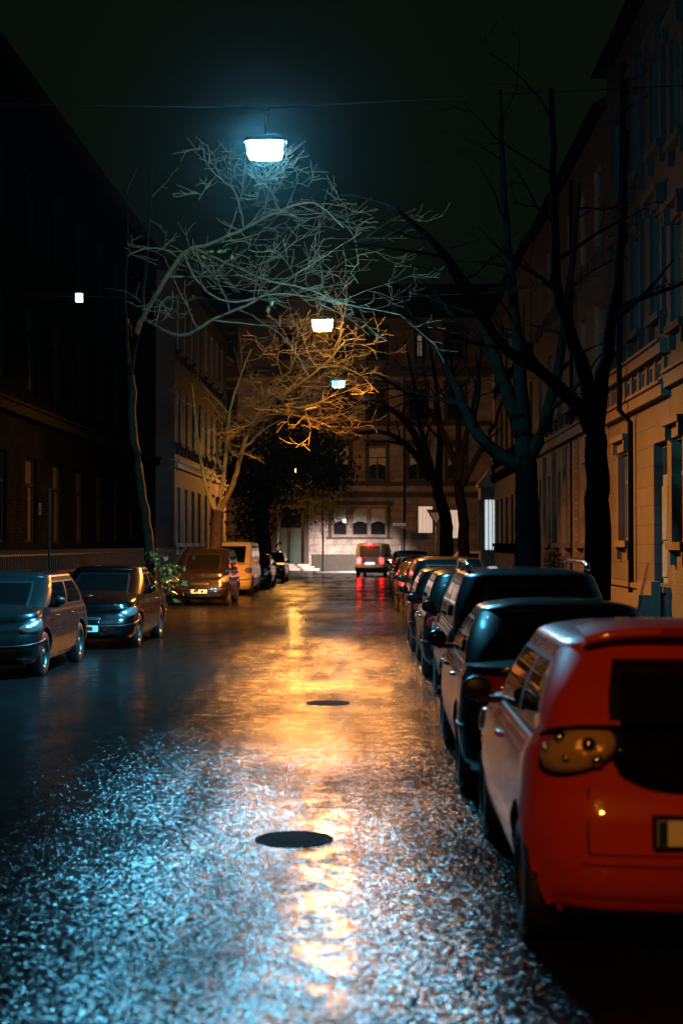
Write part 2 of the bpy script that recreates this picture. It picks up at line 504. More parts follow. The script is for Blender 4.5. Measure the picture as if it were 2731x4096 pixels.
        def win(j):
            if g_rear[0] <= j < g_rear[1]: return 'rear'
            if g_side[0]+4 <= j < g_side[1]-1:
                return None if abs(j-(NR+NC+bp)) < 2 else ('sr' if j < NR+NC+bp else 'sf')
            if g_front[0]+0 <= j < g_front[1]: return 'front'
            if g_left[0]+1 <= j < g_left[1]-4:
                return None if abs(j-(lf+NS-bp)) < 2 else ('lf' if j < lf+NS-bp else 'lr')
            return None
        s.win = win
        def is_trim(i, j):
            if ga-1 <= i < gb+1 and (win(j) or win(j-1) or win(j+1)):
                return not (ga <= i < gb and win(j))
            return ga <= i < gb and not win(j) and win(j-2) and win(j+2)
        lowrear = lambda i, j: s.rear_low and i < gb and win(j) == 'rear'
        mb.grid(G, True, 0, lambda i, j: not (ga <= i < gb and win(j)) and not is_trim(i, j) and not lowrear(i, j))
        mb.grid(G, True, 1, lambda i, j: is_trim(i, j) and not lowrear(i, j))
        roof = []
        tr = G[-1]
        for k, dz in ((1, 0), (.98, .018), (.94, .034), (.84, .055), (.6, .078), (.3, .088), (0, .09)):
            yc = (s.roof_f + s.roof_r)/2
            roof.append([Vector((p.x*k, yc + (p.y-yc)*(.45+.55*k), p.z + dz)) for p in tr])
        mb.grid(roof, True, 0)
        # dark underside and wheel wells
        u = MB()
        u.box((-b+.22, -s.L/2+.25, s.sill-.02), (b-.22, s.L/2-.3, .62))
        body = mb.build('body', [m, M['black']], root)
        u.build('underbody', M['black'], root)
        for key, name in (('front', 'windscreen'), ('rear', 'rear_window'), ('sf', 'side_window'), ('sr', 'side_window'), ('lf', 'side_window'), ('lr', 'side_window')):
            w_ = MB(); w_.grid(G, True, 0, lambda i, j: (ga <= i < gb or (key == 'rear' and s.rear_low and i < gb)) and win(j) == key)
            w_.build(name, M['glass'], root)
        s.G = G; s.roofrows = roof
        if wheels:
            for yc in wc:
                for sx in (-1, 1):
                    T4 = Matrix.Translation((sx*(b-.115), yc, s.wr)) @ Matrix.Rotation(sx*math.pi/2, 4, 'Y')
                    t = MB()
                    R0 = s.wr
                    t.lathe([(R0*.62, .09), (R0*.72, .1), (R0*.93, .09), (R0, .06), (R0, -.07), (R0*.9, -.1), (R0*.6, -.1)], T4, 28)
                    wheel = t.build('wheel', M['rubber'], root)
                    q = MB()
                    q.lathe([(R0*.63, .085), (R0*.58, .07), (R0*.56, -.02), (0.001, -.03)], T4, 28)
                    for k in range(5):
                        A = T4 @ Matrix.Rotation(2*math.pi*k/5, 4, 'Z')
                        q.box((.03, -.028, .03), (R0*.6, .028, .062), A)
                    q.lathe([(.055, .03), (.055, .07), (.001, .075)], T4, 12)
                    q.build('rim', M['rim'], wheel)
        return body
    def idx(s, which):
        NR, NC, NS = s.NR, s.NC, s.NS
        return {'rear': NR/2, 'rr': NR+NC/2, 'fr': NR+NC+NS+NC/2, 'front': NR+2*NC+NS+NR/2, 'fl': NR*2+2*NC+NS+NC/2, 'rl': s.n-NC/2,
                'right': NR+NC+NS/2, 'left': 2*NR+3*NC+NS*1.5}[which]
    def mirror(s, side, m, root, z=None):
        b = s.W/2
        P = []
        c = Vector((side*(b+.06), s.base_f-.42, (z or s.cowl)+.07))
        mb = MB()
        for i in range(9):
            th = math.pi*i/8 ; row = []
            for j in range(14):
                ph = 2*math.pi*j/14
                row.append(c + Vector((.09*math.sin(th)*math.cos(ph), -.075*math.cos(th) if math.cos(th) < 0 else -.03*math.cos(th), .075*math.sin(th)*math.sin(ph))))
            P.append(row)
        mb.grid(P, True, 0)
        mb.box((min(side*(b-.09), c.x), c.y-.02, c.z-.085), (max(side*(b-.09), c.x), c.y+.03, c.z-.045))
        mb.build('door_mirror', m, root)
    def plate(s, where, root, t=.32, marks=True, off=.02, blank=False, lit=False):
        u = s.idx(where); p = s.S(u, t); y = p.y + (off if where == 'front' else -off); z = p.z
        sg = 1 if where == 'front' else -1
        h = MB(); h.box((-.275, min(y, y-sg*.06), z-.07), (.275, max(y, y-sg*.06), z+.07))
        holder = h.build('licence_plate', M['black'], root)
        q = MB(); y2 = y + sg*.004
        def quad(x0, x1, z0, z1, yy): q_ = [(x0, yy, z0), (x1, yy, z0), (x1, yy, z1), (x0, yy, z1)]; return q_ if sg < 0 else q_[::-1]
        q.add(quad(-.258, .258, z-.055, z+.055, y2), [(0, 1, 2, 3)], 0)
        xs = -1 if sg < 0 else 1
        a, c = sorted((xs*.256, xs*.215)); q.add(quad(a, c, z-.053, z+.053, y2+sg*.002), [(0, 1, 2, 3)], 1)
        if marks:
            for x0, x1 in ((-.16, -.07), (.0, .05), (.07, .15)):
                q.add(quad(x0, x1, z-.034, z+.034, y2+sg*.002), [(0, 1, 2, 3)], 2)
        q.build('plate_face', [M['plate'], M['plate_blue'], M['ink']], holder)
        return p

def paint(name, col, metal=.3, rough=.35, wet=.35):
    return mat(name, col, rough, metal, coat=1, wet=wet, spec=.12)

P = {
 'red': paint('red_paint', (.44, .036, .008), .0, .4, .10),
 'black': paint('black_paint', (.0008, .0008, .0009), .0, .3),
 'navy': paint('dark_blue_paint', (.0015, .0022, .0035), .0, .3),
 'green': paint('dark_green_paint', (.0015, .0022, .0018), .0, .3),
 'grey': paint('grey_blue_paint', (.004, .0065, .007), .0, .35),
 'brown': paint('brown_paint', (.008, .005, .004), .2, .35),
 'yellow': paint('yellow_van_paint', (.78, .48, .10), .0, .4),
 'silver': paint('silver_paint', (.8, .8, .8), .0, .35),
 'white': paint('white_paint', (.75, .75, .75), .0, .4),
 'anth': paint('anthracite_paint', (.004, .004, .0045), .0, .35),
}
TYPES = {
 'hatch': dict(L=3.9, W=1.68, H=1.45, base_r=-1.88, roof_r=-1.5, roof_f=.2, base_f=1.0, tail=.95, wb=2.4),
 'sedan': dict(L=4.3, W=1.72, H=1.42, base_r=-1.5, roof_r=-.95, roof_f=.1, base_f=.95, tail=.96, tail_in=.16, wb=2.55),
 'estate': dict(L=4.3, W=1.74, H=1.50, base_r=-2.05, roof_r=-1.8, roof_f=.2, base_f=1.05, wb=2.6, roofw=.76),
 'mpv': dict(L=4.2, W=1.74, H=1.60, base_r=-2.0, roof_r=-1.75, roof_f=.5, base_f=1.35, belt=.98, cowl=1.02, tail=.98, nose=.78, roofw=.76, wb=2.6),
 'tallmpv': dict(L=4.3, W=1.75, H=1.72, base_r=-2.07, roof_r=-1.9, roof_f=.55, base_f=1.3, belt=1.02, cowl=1.08, tail=1.02, nose=.86, roofw=.8, wb=2.6),
 'van': dict(L=4.9, W=1.88, H=1.97, base_r=-2.38, roof_r=-2.3, roof_f=1.05, base_f=1.75, belt=1.1, cowl=1.15, tail=1.1, nose=.98, roofw=.86, wb=3.0, wr=.33, hood_in=.18),
}
def build_car(kind, color, loc, rz, label, group=None, cat='car', faces='rear', name='parked_car', over=None, plate_marks=True,
              rails=False, mirrors=True, lens='red_lens', head='clear_lens', tail_t=.80, tail_r=(4.2, .13), grille=True, platet=None, seams=True):
    spec = dict(TYPES[kind]); spec.update(over or {})
    c = Car(**spec)
    root = empty(name, loc, rz, label, cat, group)
    m = P[color]
    c.body(m, root)
    for k, sgn in (('rl', -1), ('rr', 1)):
        c.patch(c.idx(k) + sgn*-2.0, tail_t, tail_r[0], tail_r[1], power=3).build('tail_lamp', M[lens], root)
    for k, sgn in (('fl', 1), ('fr', -1)):
        c.patch(c.idx(k) + sgn*1.8, .80, 5.0, .14, power=2.3, shear=-.25*sgn, bulge=.02).build('headlight', M[head], root)
    if grille:
        g = c.patch(c.idx('front'), .70, 6.5, .06, power=4, off=.006, bulge=0)
        c.patch(c.idx('front'), .16, 8, .09, power=4, off=.006, bulge=0, mb=g)
        g.build('grille', M['black'], root)
    for w_ in ('front', 'rear'):
        c.plate(w_, root, platet or (.36 if w_ == 'front' else .38), plate_marks)
    # bumper rub strip
    st = MB()
    rows = [[c.S(u, t) + c.N(u, t)*o for u in range(c.n)] for t, o in ((.415, -.003), (.42, .008), (.455, .008), (.46, -.003))]
    ok = lambda j: j < c.NR + c.NC + 4 or j > c.n - c.NC - 4 or (c.NR+c.NC+c.NS-4 < j < 2*c.NR+3*c.NC+c.NS+4)
    n_ = c.n
    rearp = lambda j: j < c.NR + c.NC + 4 or j > n_ - c.NC - 4
    for sel in (rearp, lambda j: ok(j) and not rearp(j)):
        st = MB(); st.grid(rows, True, 0, lambda i, j: sel(j)); st.build('bumper_strip', M['black'], root)
    if mirrors:
        for sd in (-1, 1): c.mirror(sd, m, root)
    if rails:
        for sd in (-1, 1):
            r = MB(); x = sd*(c.W/2*c.roofw - .05)
            ys = [c.roof_r+.22, c.roof_r+.3, c.roof_r+.42, c.roof_r+.75, c.roof_f-.5, c.roof_f-.25, c.roof_f-.12]
            zs = [-.035, .03, .055, .06, .065, .04, -.02]
            r.tube([(x, y, c.H + z) for y, z in zip(ys, zs)], [.026, .027, .024, .022, .022, .024, .026], 8)
            r.build('roof_rail', M['chrome'], root)
    if seams:
        for sd in ('left', 'right'):
            d = MB(); u0 = c.idx(sd)
            for du in (-14, 3, 17):
                uu = u0 + du
                rows = [[c.S(uu + w_, t) + c.N(uu, t)*.003 for w_ in (-.07, .07)] for t in (.2, .35, .5, .65, .8, .92, .99)]
                if sd == 'left' or True: d.grid(rows, False, 0)
            d.build('door_seam', M['black'], root)
            for du in ((-9, 8) if sd == 'right' else (9, -8)):
                c.patch(u0 + du, .83, 1.2, .028, off=.012, bulge=.02).build('door_handle', m, root)
    return root, c

# --- the red hatchback nearest the camera (seen from behind)
def red_car():
    c = Car(L=3.45, W=1.62, H=1.45, belt=.93, cowl=.93, tail=1.08, nose=.72, base_r=-1.66, roof_r=-1.25, roof_f=.25, rear_low=True, base_f=.95,
            roofw=.72, rc=.42, bow=.18, wr=.29, wb=2.34, tail_in=.16)
    root = empty('parked_car', (1.47, 6.2 + 3.45/2, 0), 0, 'glossy red small hatchback with black glass tailgate, nearest the camera at the right edge', 'car', 'cars parked along the right kerb')
    m = P['red']; c.body(m, root)
    ur = c.idx('rear')
    # tailgate glass running down between the lamps
    g = c.patch(ur, .90, 12.0, .29, power=3.4, off=.006, bulge=.004, na=48, nr=8)
    g.build('tailgate_glass', M['glass'], root)
    for k, sgn in (('rl', -1), ('rr', 1)):
        u = c.idx(k) - sgn*1.6
        rim = c.patch(u, .845, 3.7, .145, power=2.0, off=.012, bulge=.004, shear=-.3*sgn)
        lamp = rim.build('tail_lamp', M['black'], root)
        c.patch(u, .845, 3.1, .118, power=2.0, off=.022, bulge=.03, shear=-.3*sgn).build('lens', M['amber_lens'], lamp)
        for du, tt, rr_ in ((-.9, .885, .032), (1.1, .855, .036), (1.6, .795, .028), (-.4, .80, .022), (-2.0, .85, .022)):
            pc = c.S(u - sgn*du, tt) + c.N(u - sgn*du, tt)*.036
            b_ = MB(); b_.lathe([(rr_*math.sin(a*.196), -rr_*math.cos(a*.196)) for a in range(0, 17)], Matrix.Translation(pc), 14)
            b_.build('reflector', M['chrome'], lamp)
    for k, sgn in (('fl', 1), ('fr', -1)):
        c.patch(c.idx(k) + sgn*1.8, .8, 5, .14, power=2.2, bulge=.02).build('headlight', M['clear_lens'], root)
    c.plate('rear', root, .46, False, off=.03)
    c.plate('front', root, .36, False)
    # bumper crease and reflector
    s1 = MB()
    rows = [[c.S(u, t) + c.N(u, t)*.0025 for u in [x*.5 for x in range(-6, 46)]] for t in (.285, .292)]
    s1.grid(rows, False, 0); s1.build('bumper_seam', M['black'], root)
    lip = MB()
    rows = [[c.S(u, t) + c.N(u, t)*o for u in [x*.5 for x in range(-10, 50)]] for t, o in ((.03, -.004), (.045, .018), (.075, .022), (.1, -.004))]
    lip.grid(rows, False, 0); lip.build('bumper_lip', m, root)
    # spoiler over the tailgate with brake lamp and wiper
    sp = MB()
    rows = []
    for k, (dy, dz) in enumerate(((.25, .055), (.10, .05), (-.06, .025), (-.10, .0), (-.06, -.02), (.06, -.02))):
        rows.append([Vector((x*.50, c.roof_r + dy + .05*x*x, c.H - .01 + dz - .045*x*x*x*x)) for x in [q/8 for q in range(-8, 9)]])
    sp.grid(rows, False, 0); sp.build('roof_spoiler', m, root)
    bl = MB(); bl.box((-.16, c.roof_r-.098, c.H-.012), (.16, c.roof_r-.085, c.H+.012)); bl.build('brake_lamp', M['red_lens'], root)
    for sg_ in (-1, 1):
        ue_ = ur + sg_*12.4
        rows = [[c.S(ue_ + w_, t) + c.N(ue_, t)*.003 for w_ in (-.09, .09)] for t in (.34, .42, .5, .58, .66)]
        q_ = MB(); q_.grid(rows, False, 0); q_.build('tailgate_seam', M['black'], root)
    q_ = MB(); rows = [[c.S(u, t) + c.N(u, t)*.003 for u in [ur - 12.4 + x*.4 for x in range(63)]] for t in (.336, .344)]
    q_.grid(rows, False, 0); q_.build('tailgate_seam', M['black'], root)
    wp = MB(); wp.tube([(0, c.base_r+.02, 1.0), (.1, c.base_r+.08, 1.08), (.42, c.base_r+.08, 1.09)], .010, 6); wp.build('wiper', M['black'], root)
    an = MB(); an.tube([(0, c.roof_f-.1, c.H-.01), (0, c.roof_f-.45, c.H+.3)], [.008, .003], 6); an.build('aerial', M['black'], root)
    for sd in (-1, 1): c.mirror(sd, M['black'], root)
    for sd, u0 in (('left', c.idx('left')), ('right', c.idx('right'))):
        hnd = MB(); c.patch(u0, .83, 1.6, .03, off=.012, bulge=.02, mb=hnd); hnd.build('door_handle', m, root)
        d = MB()
        for du in (-12, 14):
            rows = [[c.S(u0 + du + w_, t) + c.N(u0 + du, t)*.003 for w_ in (-.07, .07)] for t in (.2, .35, .5, .65, .8, .92, .99)]
            d.grid(rows, False, 0)
        d.build('door_seam', M['black'], root)
red_car()

GR = 'cars parked along the right kerb'
GL = 'cars parked along the left kerb'
def right(kind, color, rear, x, label, **k):
    L = (k.get('over') or {}).get('L', TYPES[kind]['L'])
    return build_car(kind, color, (x, rear + L/2, 0), R(k.pop('yaw', 0)), label, GR, **k)
right('sedan', 'black', 10.1, 1.46, 'low black saloon parked directly in front of the red hatchback', over=dict(L=3.95, H=1.41, base_r=-1.35, roof_r=-.85))
right('mpv', 'navy', 14.4, 1.60, 'tall dark people carrier with curved shiny roof rails', rails=True, tail_t=.82, tail_r=(3.4, .17), over=dict(W=1.78))
right('estate', 'green', 19.2, 1.5, 'dark estate car just ahead of the people carrier with roof rails')
right('hatch', 'black', 24.0, 1.42, 'black hatchback right beside the second tree trunk on the right')
right('mpv', 'anth', 28.5, 1.5, 'anthracite people carrier, sixth car of the right row from the camera')
right('hatch', 'black', 33.4, 1.45, 'rounded black hatchback with its roof edge lit orange, seventh car of the right row')
right('sedan', 'anth', 38.0, 1.4, 'dark grey saloon lit orange, eighth car of the right row')
right('estate', 'black', 43.2, 1.5, 'black estate car beside the far slim tree trunks, ninth car of the right row')
right('hatch', 'navy', 48.3, 1.42, 'dark hatchback, tenth car of the right row')
right('sedan', 'black', 53.2, 1.45, 'black saloon, eleventh car of the right row')
right('mpv', 'navy', 58.6, 1.45, 'dark people carrier, twelfth car of the right row')
right('hatch', 'anth', 63.8, 1.48, 'dark hatchback glinting red, farthest car of the right row behind the silver van')

def left(kind, color, front, xr, label, **k):
    ov = k.get('over') or {}
    L = ov.get('L', TYPES[kind]['L']); W = ov.get('W', TYPES[kind]['W'])
    return build_car(kind, color, (xr - W/2, front + L/2, 0), R(180 + k.pop('yaw', 0)), label, GL, **k)
left('hatch', 'grey', 19.3, -4.64, 'grey blue hatchback facing the camera at the left edge', over=dict(L=4.0, W=1.74, nose=.74, base_f=1.15, roof_f=.3), plate_marks=False)
left('sedan', 'black', 24.7, -4.22, 'black car with a blue glint in its headlight, second of the left row', over=dict(L=4.4, H=1.46))
left('tallmpv', 'brown', 42.5, -4.42, 'brown people carrier facing the camera in front of the yellow van')
left('van', 'yellow', 52.0, -4.55, 'pale van shining yellow under the lamp, behind the brown people carrier', cat='van', name='parked_van')
left('hatch', 'black', 59.6, -4.40, 'black hatchback with red glints just behind the yellow van')
left('estate', 'anth', 68.0, -4.35, 'dark grey estate car farthest along the left kerb near the doorway')

# white car standing across the end of the street
build_car('hatch', 'white', (6.4, 86.6, 0), R(-90), 'white car parked across the end of the street beside the corner house', None)

# silver van driving off with its brake lamps on
M['brake'] = emit('brake_lamp_glow', (1.0, .009, .008), 26, (.3, .01, .01))
M['brake_hot'] = emit('left_brake_lamp_glow', (1.0, .016, .018), 45, (.3, .01, .01))
M['plate_glow'] = emit('plate_lamp_glow', (1.0, .93, .85), 7)
M['head_glow'] = emit('headlight_glow', (1.0, .93, .86), 60)
def silver_van():
    spec = dict(TYPES['van']); spec.update(L=4.6, W=1.82, H=1.93)
    c = Car(**spec)
    root = empty('van', (-.05, 82 + 2.3, 0), R(-7), 'silver van driving away with glowing red brake lamps at the end of the street', 'van')
    m = P['silver']; c.body(m, root)
    for k, sgn in (('rl', -1), ('rr', 1)):
        c.patch(c.idx(k) - sgn*2.6, .80, 2.6, .22, power=3.2).build('tail_lamp', M['brake_hot'] if sgn < 0 else M['brake'], root)
    for k, sgn in (('fl', 1), ('fr', -1)):
        h = c.patch(c.idx(k) + sgn*2.2, .72, 5, .13, bulge=.02).build('headlight', M['head_glow'], root)
        p = c.S(c.idx(k) + sgn*4, .72)
        ld = bpy.data.lights.new('headlight_beam', 'SPOT'); lo = bpy.data.objects.new('headlight_beam', ld); C.objects.link(lo)
        lo.parent = h; lo.location = (p.x, p.y + .15, p.z); ld.energy = 8000; ld.color = (1, .84, .76)
        ld.spot_size = R(64); ld.spot_blend = .7; ld.shadow_soft_size = .06
        lo.rotation_euler = (R(90 - 13), 0, R(22))
    g = c.patch(c.idx('front'), .70, 6.5, .06, power=4, off=.006, bulge=0); g.build('grille', M['black'], root)
    b = MB(); b.box((-.14, c.G[-1][10].y-.13, c.H-.09), (.14, c.G[-1][10].y-.09, c.H-.04)); b.build('brake_lamp', M['brake_hot'], root)
    bm0 = MB(); bm0.box((-.17, c.G[-1][10].y-.14, c.H-.038), (.17, c.G[-1][10].y+.05, c.H-.02)); bm0.build('brake_lamp_hood', m, root)
    for o in root.children:
        if o.name.startswith('rear_window'): o.data.materials[0] = mat('misted_glass', (.16, .15, .15), .35, bump=.3, bscale=30)
    pl = c.plate('rear', root, .62, False)
    for x in (-.19, 0, .19):
        q = MB(); q.box((x-.06, pl.y-.05, pl.z-.045), (x+.06, pl.y-.03, pl.z+.045)); q.build('plate_lamp', M['plate_glow'], root)
    c.plate('front', root, .36, False)
    bm_ = MB(); rows = [[c.S(u, t) + c.N(u, t)*o for u in range(-8, 29)] for t, o in ((.05, 0), (.08, .03), (.32, .03), (.35, 0))]
    bm_.grid(rows, False, 0); bm_.build('bumper', M['black'], root)
    for sd in (-1, 1): c.mirror(sd, m, root)
silver_van()

# ------------------------------------------------------------------ houses
def window_set(house, Pt, u0, u1, z0, z1, style):
    """one window: pane (part), frame, sill, hood as its children"""
    dep = style.get('dep', -.16)
    fm = style.get('frame', M['frame_dark'])
    b = MB(); b.add([Pt(u0, z0, dep), Pt(u1, z0, dep), Pt(u1, z1, dep), Pt(u0, z1, dep)], [(0, 1, 2, 3)])
    w_ = b.build('window', style.get('pane', M['pane']), house)
    f = MB()
    def bar(a0, a1, c0, c1, d0=dep+.004, d1=dep+.055):
        vs = [Pt(a, c, d) for d in (d0, d1) for (a, c) in ((a0, c0), (a1, c0), (a1, c1), (a0, c1))]
        f.add(vs, [(0,3,2,1), (4,5,6,7), (0,1,5,4), (1,2,6,5), (2,3,7,6), (3,0,4,7)])
    t = .07
    bar(u0, u0+t, z0, z1); bar(u1-t, u1, z0, z1); bar(u0+t, u1-t, z0, z0+t); bar(u0+t, u1-t, z1-t, z1)
    zt = z0 + (z1-z0)*.68
    if style.get('transom', True): bar(u0+t, u1-t, zt-.04, zt+.04, dep+.006, dep+.065)
    um = (u0+u1)/2
    for uu in style.get('mull', [um]):
        bar(uu-.04, uu+.04, z0+t, (zt-.04) if style.get('transom', True) else z1-t, dep+.006, dep+.06)
    f.build('window_frame', fm, w_)
    if style.get('curtain'):
        q = MB()
        zc = z0 + (z1-z0)*style['curtain']
        n = 24; rows = []
        for z in (zc, z1):
            rows.append([Pt(u0+t+(u1-u0-2*t)*i/n, z + (.16*math.sin(math.pi*i/n) if z == zc else 0), dep+.002+.012*(1+math.sin(i*1.7))*.02) for i in range(n+1)])
        q.grid(rows, False); q.build('curtain', M['curtain'], w_)
    if style.get('sill', True):
        q = MB()
        def bx(a0, a1, c0, c1, d0, d1):
            vs = [Pt(a, c, d) for d in (d0, d1) for (a, c) in ((a0, c0), (a1, c0), (a1, c1), (a0, c1))]
            q.add(vs, [(0,3,2,1), (4,5,6,7), (0,1,5,4), (1,2,6,5), (2,3,7,6), (3,0,4,7)])
        bx(u0-.2, u1+.2, z0-.17, z0-.003, .002, .2)
        for uu in (u0-.12, u1+.0): bx(uu, uu+.12, z0-.5, z0-.172, .002, .13)
        q.build('sill', style['trim'], w_)
    if style.get('hood'):
        q = MB()
        def bx(a0, a1, c0, c1, d0, d1):
            vs = [Pt(a, c, d) for d in (d0, d1) for (a, c) in ((a0, c0), (a1, c0), (a1, c1), (a0, c1))]
            q.add(vs, [(0,3,2,1), (4,5,6,7), (0,1,5,4), (1,2,6,5), (2,3,7,6), (3,0,4,7)])
        bx(u0-.18, u0-.004, z0, z1+.05, .002, .09); bx(u1+.004, u1+.18, z0, z1+.05, .002, .09)
        bx(u0-.28, u1+.28, z1+.32, z1+.46, .002, .26); bx(u0-.2, u1+.2, z1+.053, z1+.317, .002, .10)
        for uu in (u0-.2, u1+.04): bx(uu, uu+.16, z1+.02, z1+.318, .102, .22)
        q.build('window_surround', style['trim'], w_)
    return w_

def house(label, O, U, N, length, height, depth, wallm, trimm, wins, courses=(), extras=None, name='house', roof=True, group=None, upper=None, zup=5.28):
    """facade with real openings. wins: (u0,u1,z0,z1,style)"""
    O, U, N = Vector(O), Vector(U), Vector(N)
    root = empty(name, O, 0, label, 'house', group)
    Pt = lambda u, z, d=0: U*u + Vector((0, 0, z)) + N*d
    b = MB()
    us = sorted({0, length} | {w_[0] for w_ in wins} | {w_[1] for w_ in wins})
    zs = sorted({0, height, zup} | {w_[2] for w_ in wins} | {w_[3] for w_ in wins})
    flip = U.cross(Vector((0, 0, 1))).dot(N) < 0
    def quad(a, c, d, e):
        b.add([a, c, d, e], [(0, 1, 2, 3)] if not flip else [(3, 2, 1, 0)])
    for i in range(len(us)-1):
        for j in range(len(zs)-1):
            um, zm = (us[i]+us[i+1])/2, (zs[j]+zs[j+1])/2
            if any(w_[0] < um < w_[1] and w_[2] < zm < w_[3] for w_ in wins): continue
            quad(Pt(us[i], zs[j]), Pt(us[i+1], zs[j]), Pt(us[i+1], zs[j+1]), Pt(us[i], zs[j+1]))
            if upper and zm > zup: b.m[-1] = 1  # storeys above this height take the shaded copy
    for (u0, u1, z0, z1, st) in wins:
        dd = -.3
        quad(Pt(u0, z0, dd), Pt(u0, z0), Pt(u0, z1), Pt(u0, z1, dd)); quad(Pt(u1, z0), Pt(u1, z0, dd), Pt(u1, z1, dd), Pt(u1, z1))
        quad(Pt(u0, z1), Pt(u1, z1), Pt(u1, z1, dd), Pt(u0, z1, dd)); quad(Pt(u0, z0, dd), Pt(u1, z0, dd), Pt(u1, z0), Pt(u0, z0))
        quad(Pt(u0-.01, z0-.01, -.32), Pt(u1+.01, z0-.01, -.32), Pt(u1+.01, z1+.01, -.32), Pt(u0-.01, z1+.01, -.32))
    quad(Pt(0, 0, -depth), Pt(0, 0), Pt(0, height), Pt(0, height, -depth))
    quad(Pt(length, 0), Pt(length, 0, -depth), Pt(length, height, -depth), Pt(length, height))
    quad(Pt(length, 0, -depth), Pt(0, 0, -depth), Pt(0, height, -depth), Pt(length, height, -depth))
    b.build('wall', [wallm, upper] if upper else wallm, root)
    def bx(mb, a0, a1, c0, c1, d0, d1):
        vs = [Pt(a, c, d) for d in (d0, d1) for (a, c) in ((a0, c0), (a1, c0), (a1, c1), (a0, c1))]
        mb.add(vs, [(0,3,2,1), (4,5,6,7), (0,1,5,4), (1,2,6,5), (2,3,7,6), (3,0,4,7)])
    utrim = mat('shaded_upper_trim', (.0014, .0012, .001), .8, bump=.5, bscale=18, var=.25) if upper else None  # near-black trim: upper-storey shade put into the colour
    for (c0, c1, d) in courses:
        q = MB(); bx(q, .02, length-.02, c0, c1, .003, d)
        bx(q, .02, length-.02, c1+.002, c1+.07, .003, d+.07)
        q.build('cornice', trimm, root)
    for (u0, u1, z0, z1, st) in wins:
        if st.get('door'):
            st['door'](root, Pt, u0, u1, z0, z1, bx)
        else: window_set(root, Pt, u0, u1, z0, z1, dict(st, trim=utrim) if (upper and z0 > zup) else st)
    if roof:
        q = MB()
        q.add([Pt(-.1, height, .45), Pt(length+.1, height, .45), Pt(length+.1, height+3.2, -depth/2), Pt(-.1, height+3.2, -depth/2), Pt(-.1, height, -depth-.3), Pt(length+.1, height, -depth-.3)],
              [(0, 1, 2, 3), (3, 2, 5, 4), (0, 3, 4), (1, 5, 2)])
        q.build('roof', M['roof'], root)
    if extras: extras(root, Pt, bx)
    return root, Pt, bx

def panel_door(dm, fan=True):
    def f(root, Pt, u0, u1, z0, z1, bx):
        q = MB(); bx(q, u0, u1, z0, z1, -.25, -.2)
        zt = z0 + 2.4 if fan else z1
        n = 2
        for k in range(n):
            a0 = u0 + .06 + (u1-u0-.06)*k/n; a1 = u0 + (u1-u0-.06)*(k+1)/n
            for (c0, c1) in ((z0+.15, z0+.9), (z0+1.0, min(zt, z1)-.15)): bx(q, a0+.06, a1-.06, c0, c1, -.197, -.165)
        d = q.build('door', dm, root)
        h = MB(); um = (u0+u1)/2; bx(h, um-.09, um-.05, z0+1.0, z0+1.25, -.195, -.12); h.build('handle', M['chrome'], d)
        if fan:
            h = MB(); bx(h, u0+.1, u1-.1, zt+.12, z1-.1, -.197, -.19); h.build('fanlight', M['pane'], d)
    return f

S_brick = stone('yellow_brick', (.034, .031, .006), 'Y', .26, .085, .010, .18, .45, .4)
S_ash = stone('sandstone_ashlar', (.023, .0155, .009), 'Y', 1.4, .46, .016, .08, .4, .7)
S_orng = stone('clinker_brick', (.085, .056, .026), 'Y', .26, .085, .010, .15, .5, .4)
S_far = stone('old_plaster', (.02, .016, .012), 'Y', 1.0, .40, .012, .1, .55, .5)
S_pink = stone('pink_plaster', (.065, .050, .045), 'Y', 2.2, .6, .010, .05, .7, .3)
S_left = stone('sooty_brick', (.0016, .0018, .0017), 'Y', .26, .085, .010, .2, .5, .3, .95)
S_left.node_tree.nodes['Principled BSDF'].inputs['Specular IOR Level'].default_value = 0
S_gold = stone('ochre_plaster', (.42, .33, .20), 'Y', 2.0, .55, .010, .05, .6, .3)
S_end = stone('weathered_sandstone', (.30, .235, .20), 'X', 1.1, .45, .014, .14, .45, .7)
U_shade = stone('shaded_render', (.002, .0017, .0013), 'Y', 1.4, .46, .012, .08, .6, .5)  # dark upper walls: the lamp cut-off is painted into the colour
U_end = stone('shaded_sandstone', (.12, .085, .065), 'X', 1.1, .45, .014, .14, .45, .7)  # darker copy of the end wall, shade above lamp height painted in
S_corner = stone('corner_plaster', (.36, .24, .19), 'Y', 1.6, .6, .008, .05, .7, .3)
T_stone = mat('stone_trim', (.028, .0185, .0115), .7, bump=.6, bscale=18, var=.3)
T_pale = mat('pale_trim', (.38, .33, .30), .7, bump=.5, bscale=18, var=.25)
T_dark = mat('dark_trim', (.004, .004, .004), .9, spec=0, bump=.5, bscale=18)

def lit(name, col, s):
    """curtained window with a lamp on behind it: folds of the cloth vary its glow"""
    m, nt, p = nodes(name)
    g = nt.nodes.new('ShaderNodeNewGeometry'); n = nt.nodes.new('ShaderNodeTexWave')
    n.wave_type = 'BANDS'; n.bands_direction = 'X'; n.inputs['Scale'].default_value = 1.3; n.inputs['Distortion'].default_value = 1.2
    nt.links.new(g.outputs['Position'], n.inputs['Vector'])
    r = nt.nodes.new('ShaderNodeMapRange'); r.inputs['To Min'].default_value = s*.75; r.inputs['To Max'].default_value = s*1.1
    nt.links.new(n.outputs['Fac'], r.inputs['Value'])
    p.inputs['Base Color'].default_value = (.5, .5, .45, 1)
    p.inputs['Emission Color'].default_value = (*col, 1)
    nt.links.new(r.outputs['Result'], p.inputs['Emission Strength'])
    return m
M['lit_cream'] = lit('lit_cream_curtain', (1.0, .70, .52), .62)
M['lit_white'] = lit('lit_white_curtain', (.85, .97, 1.0), .75)
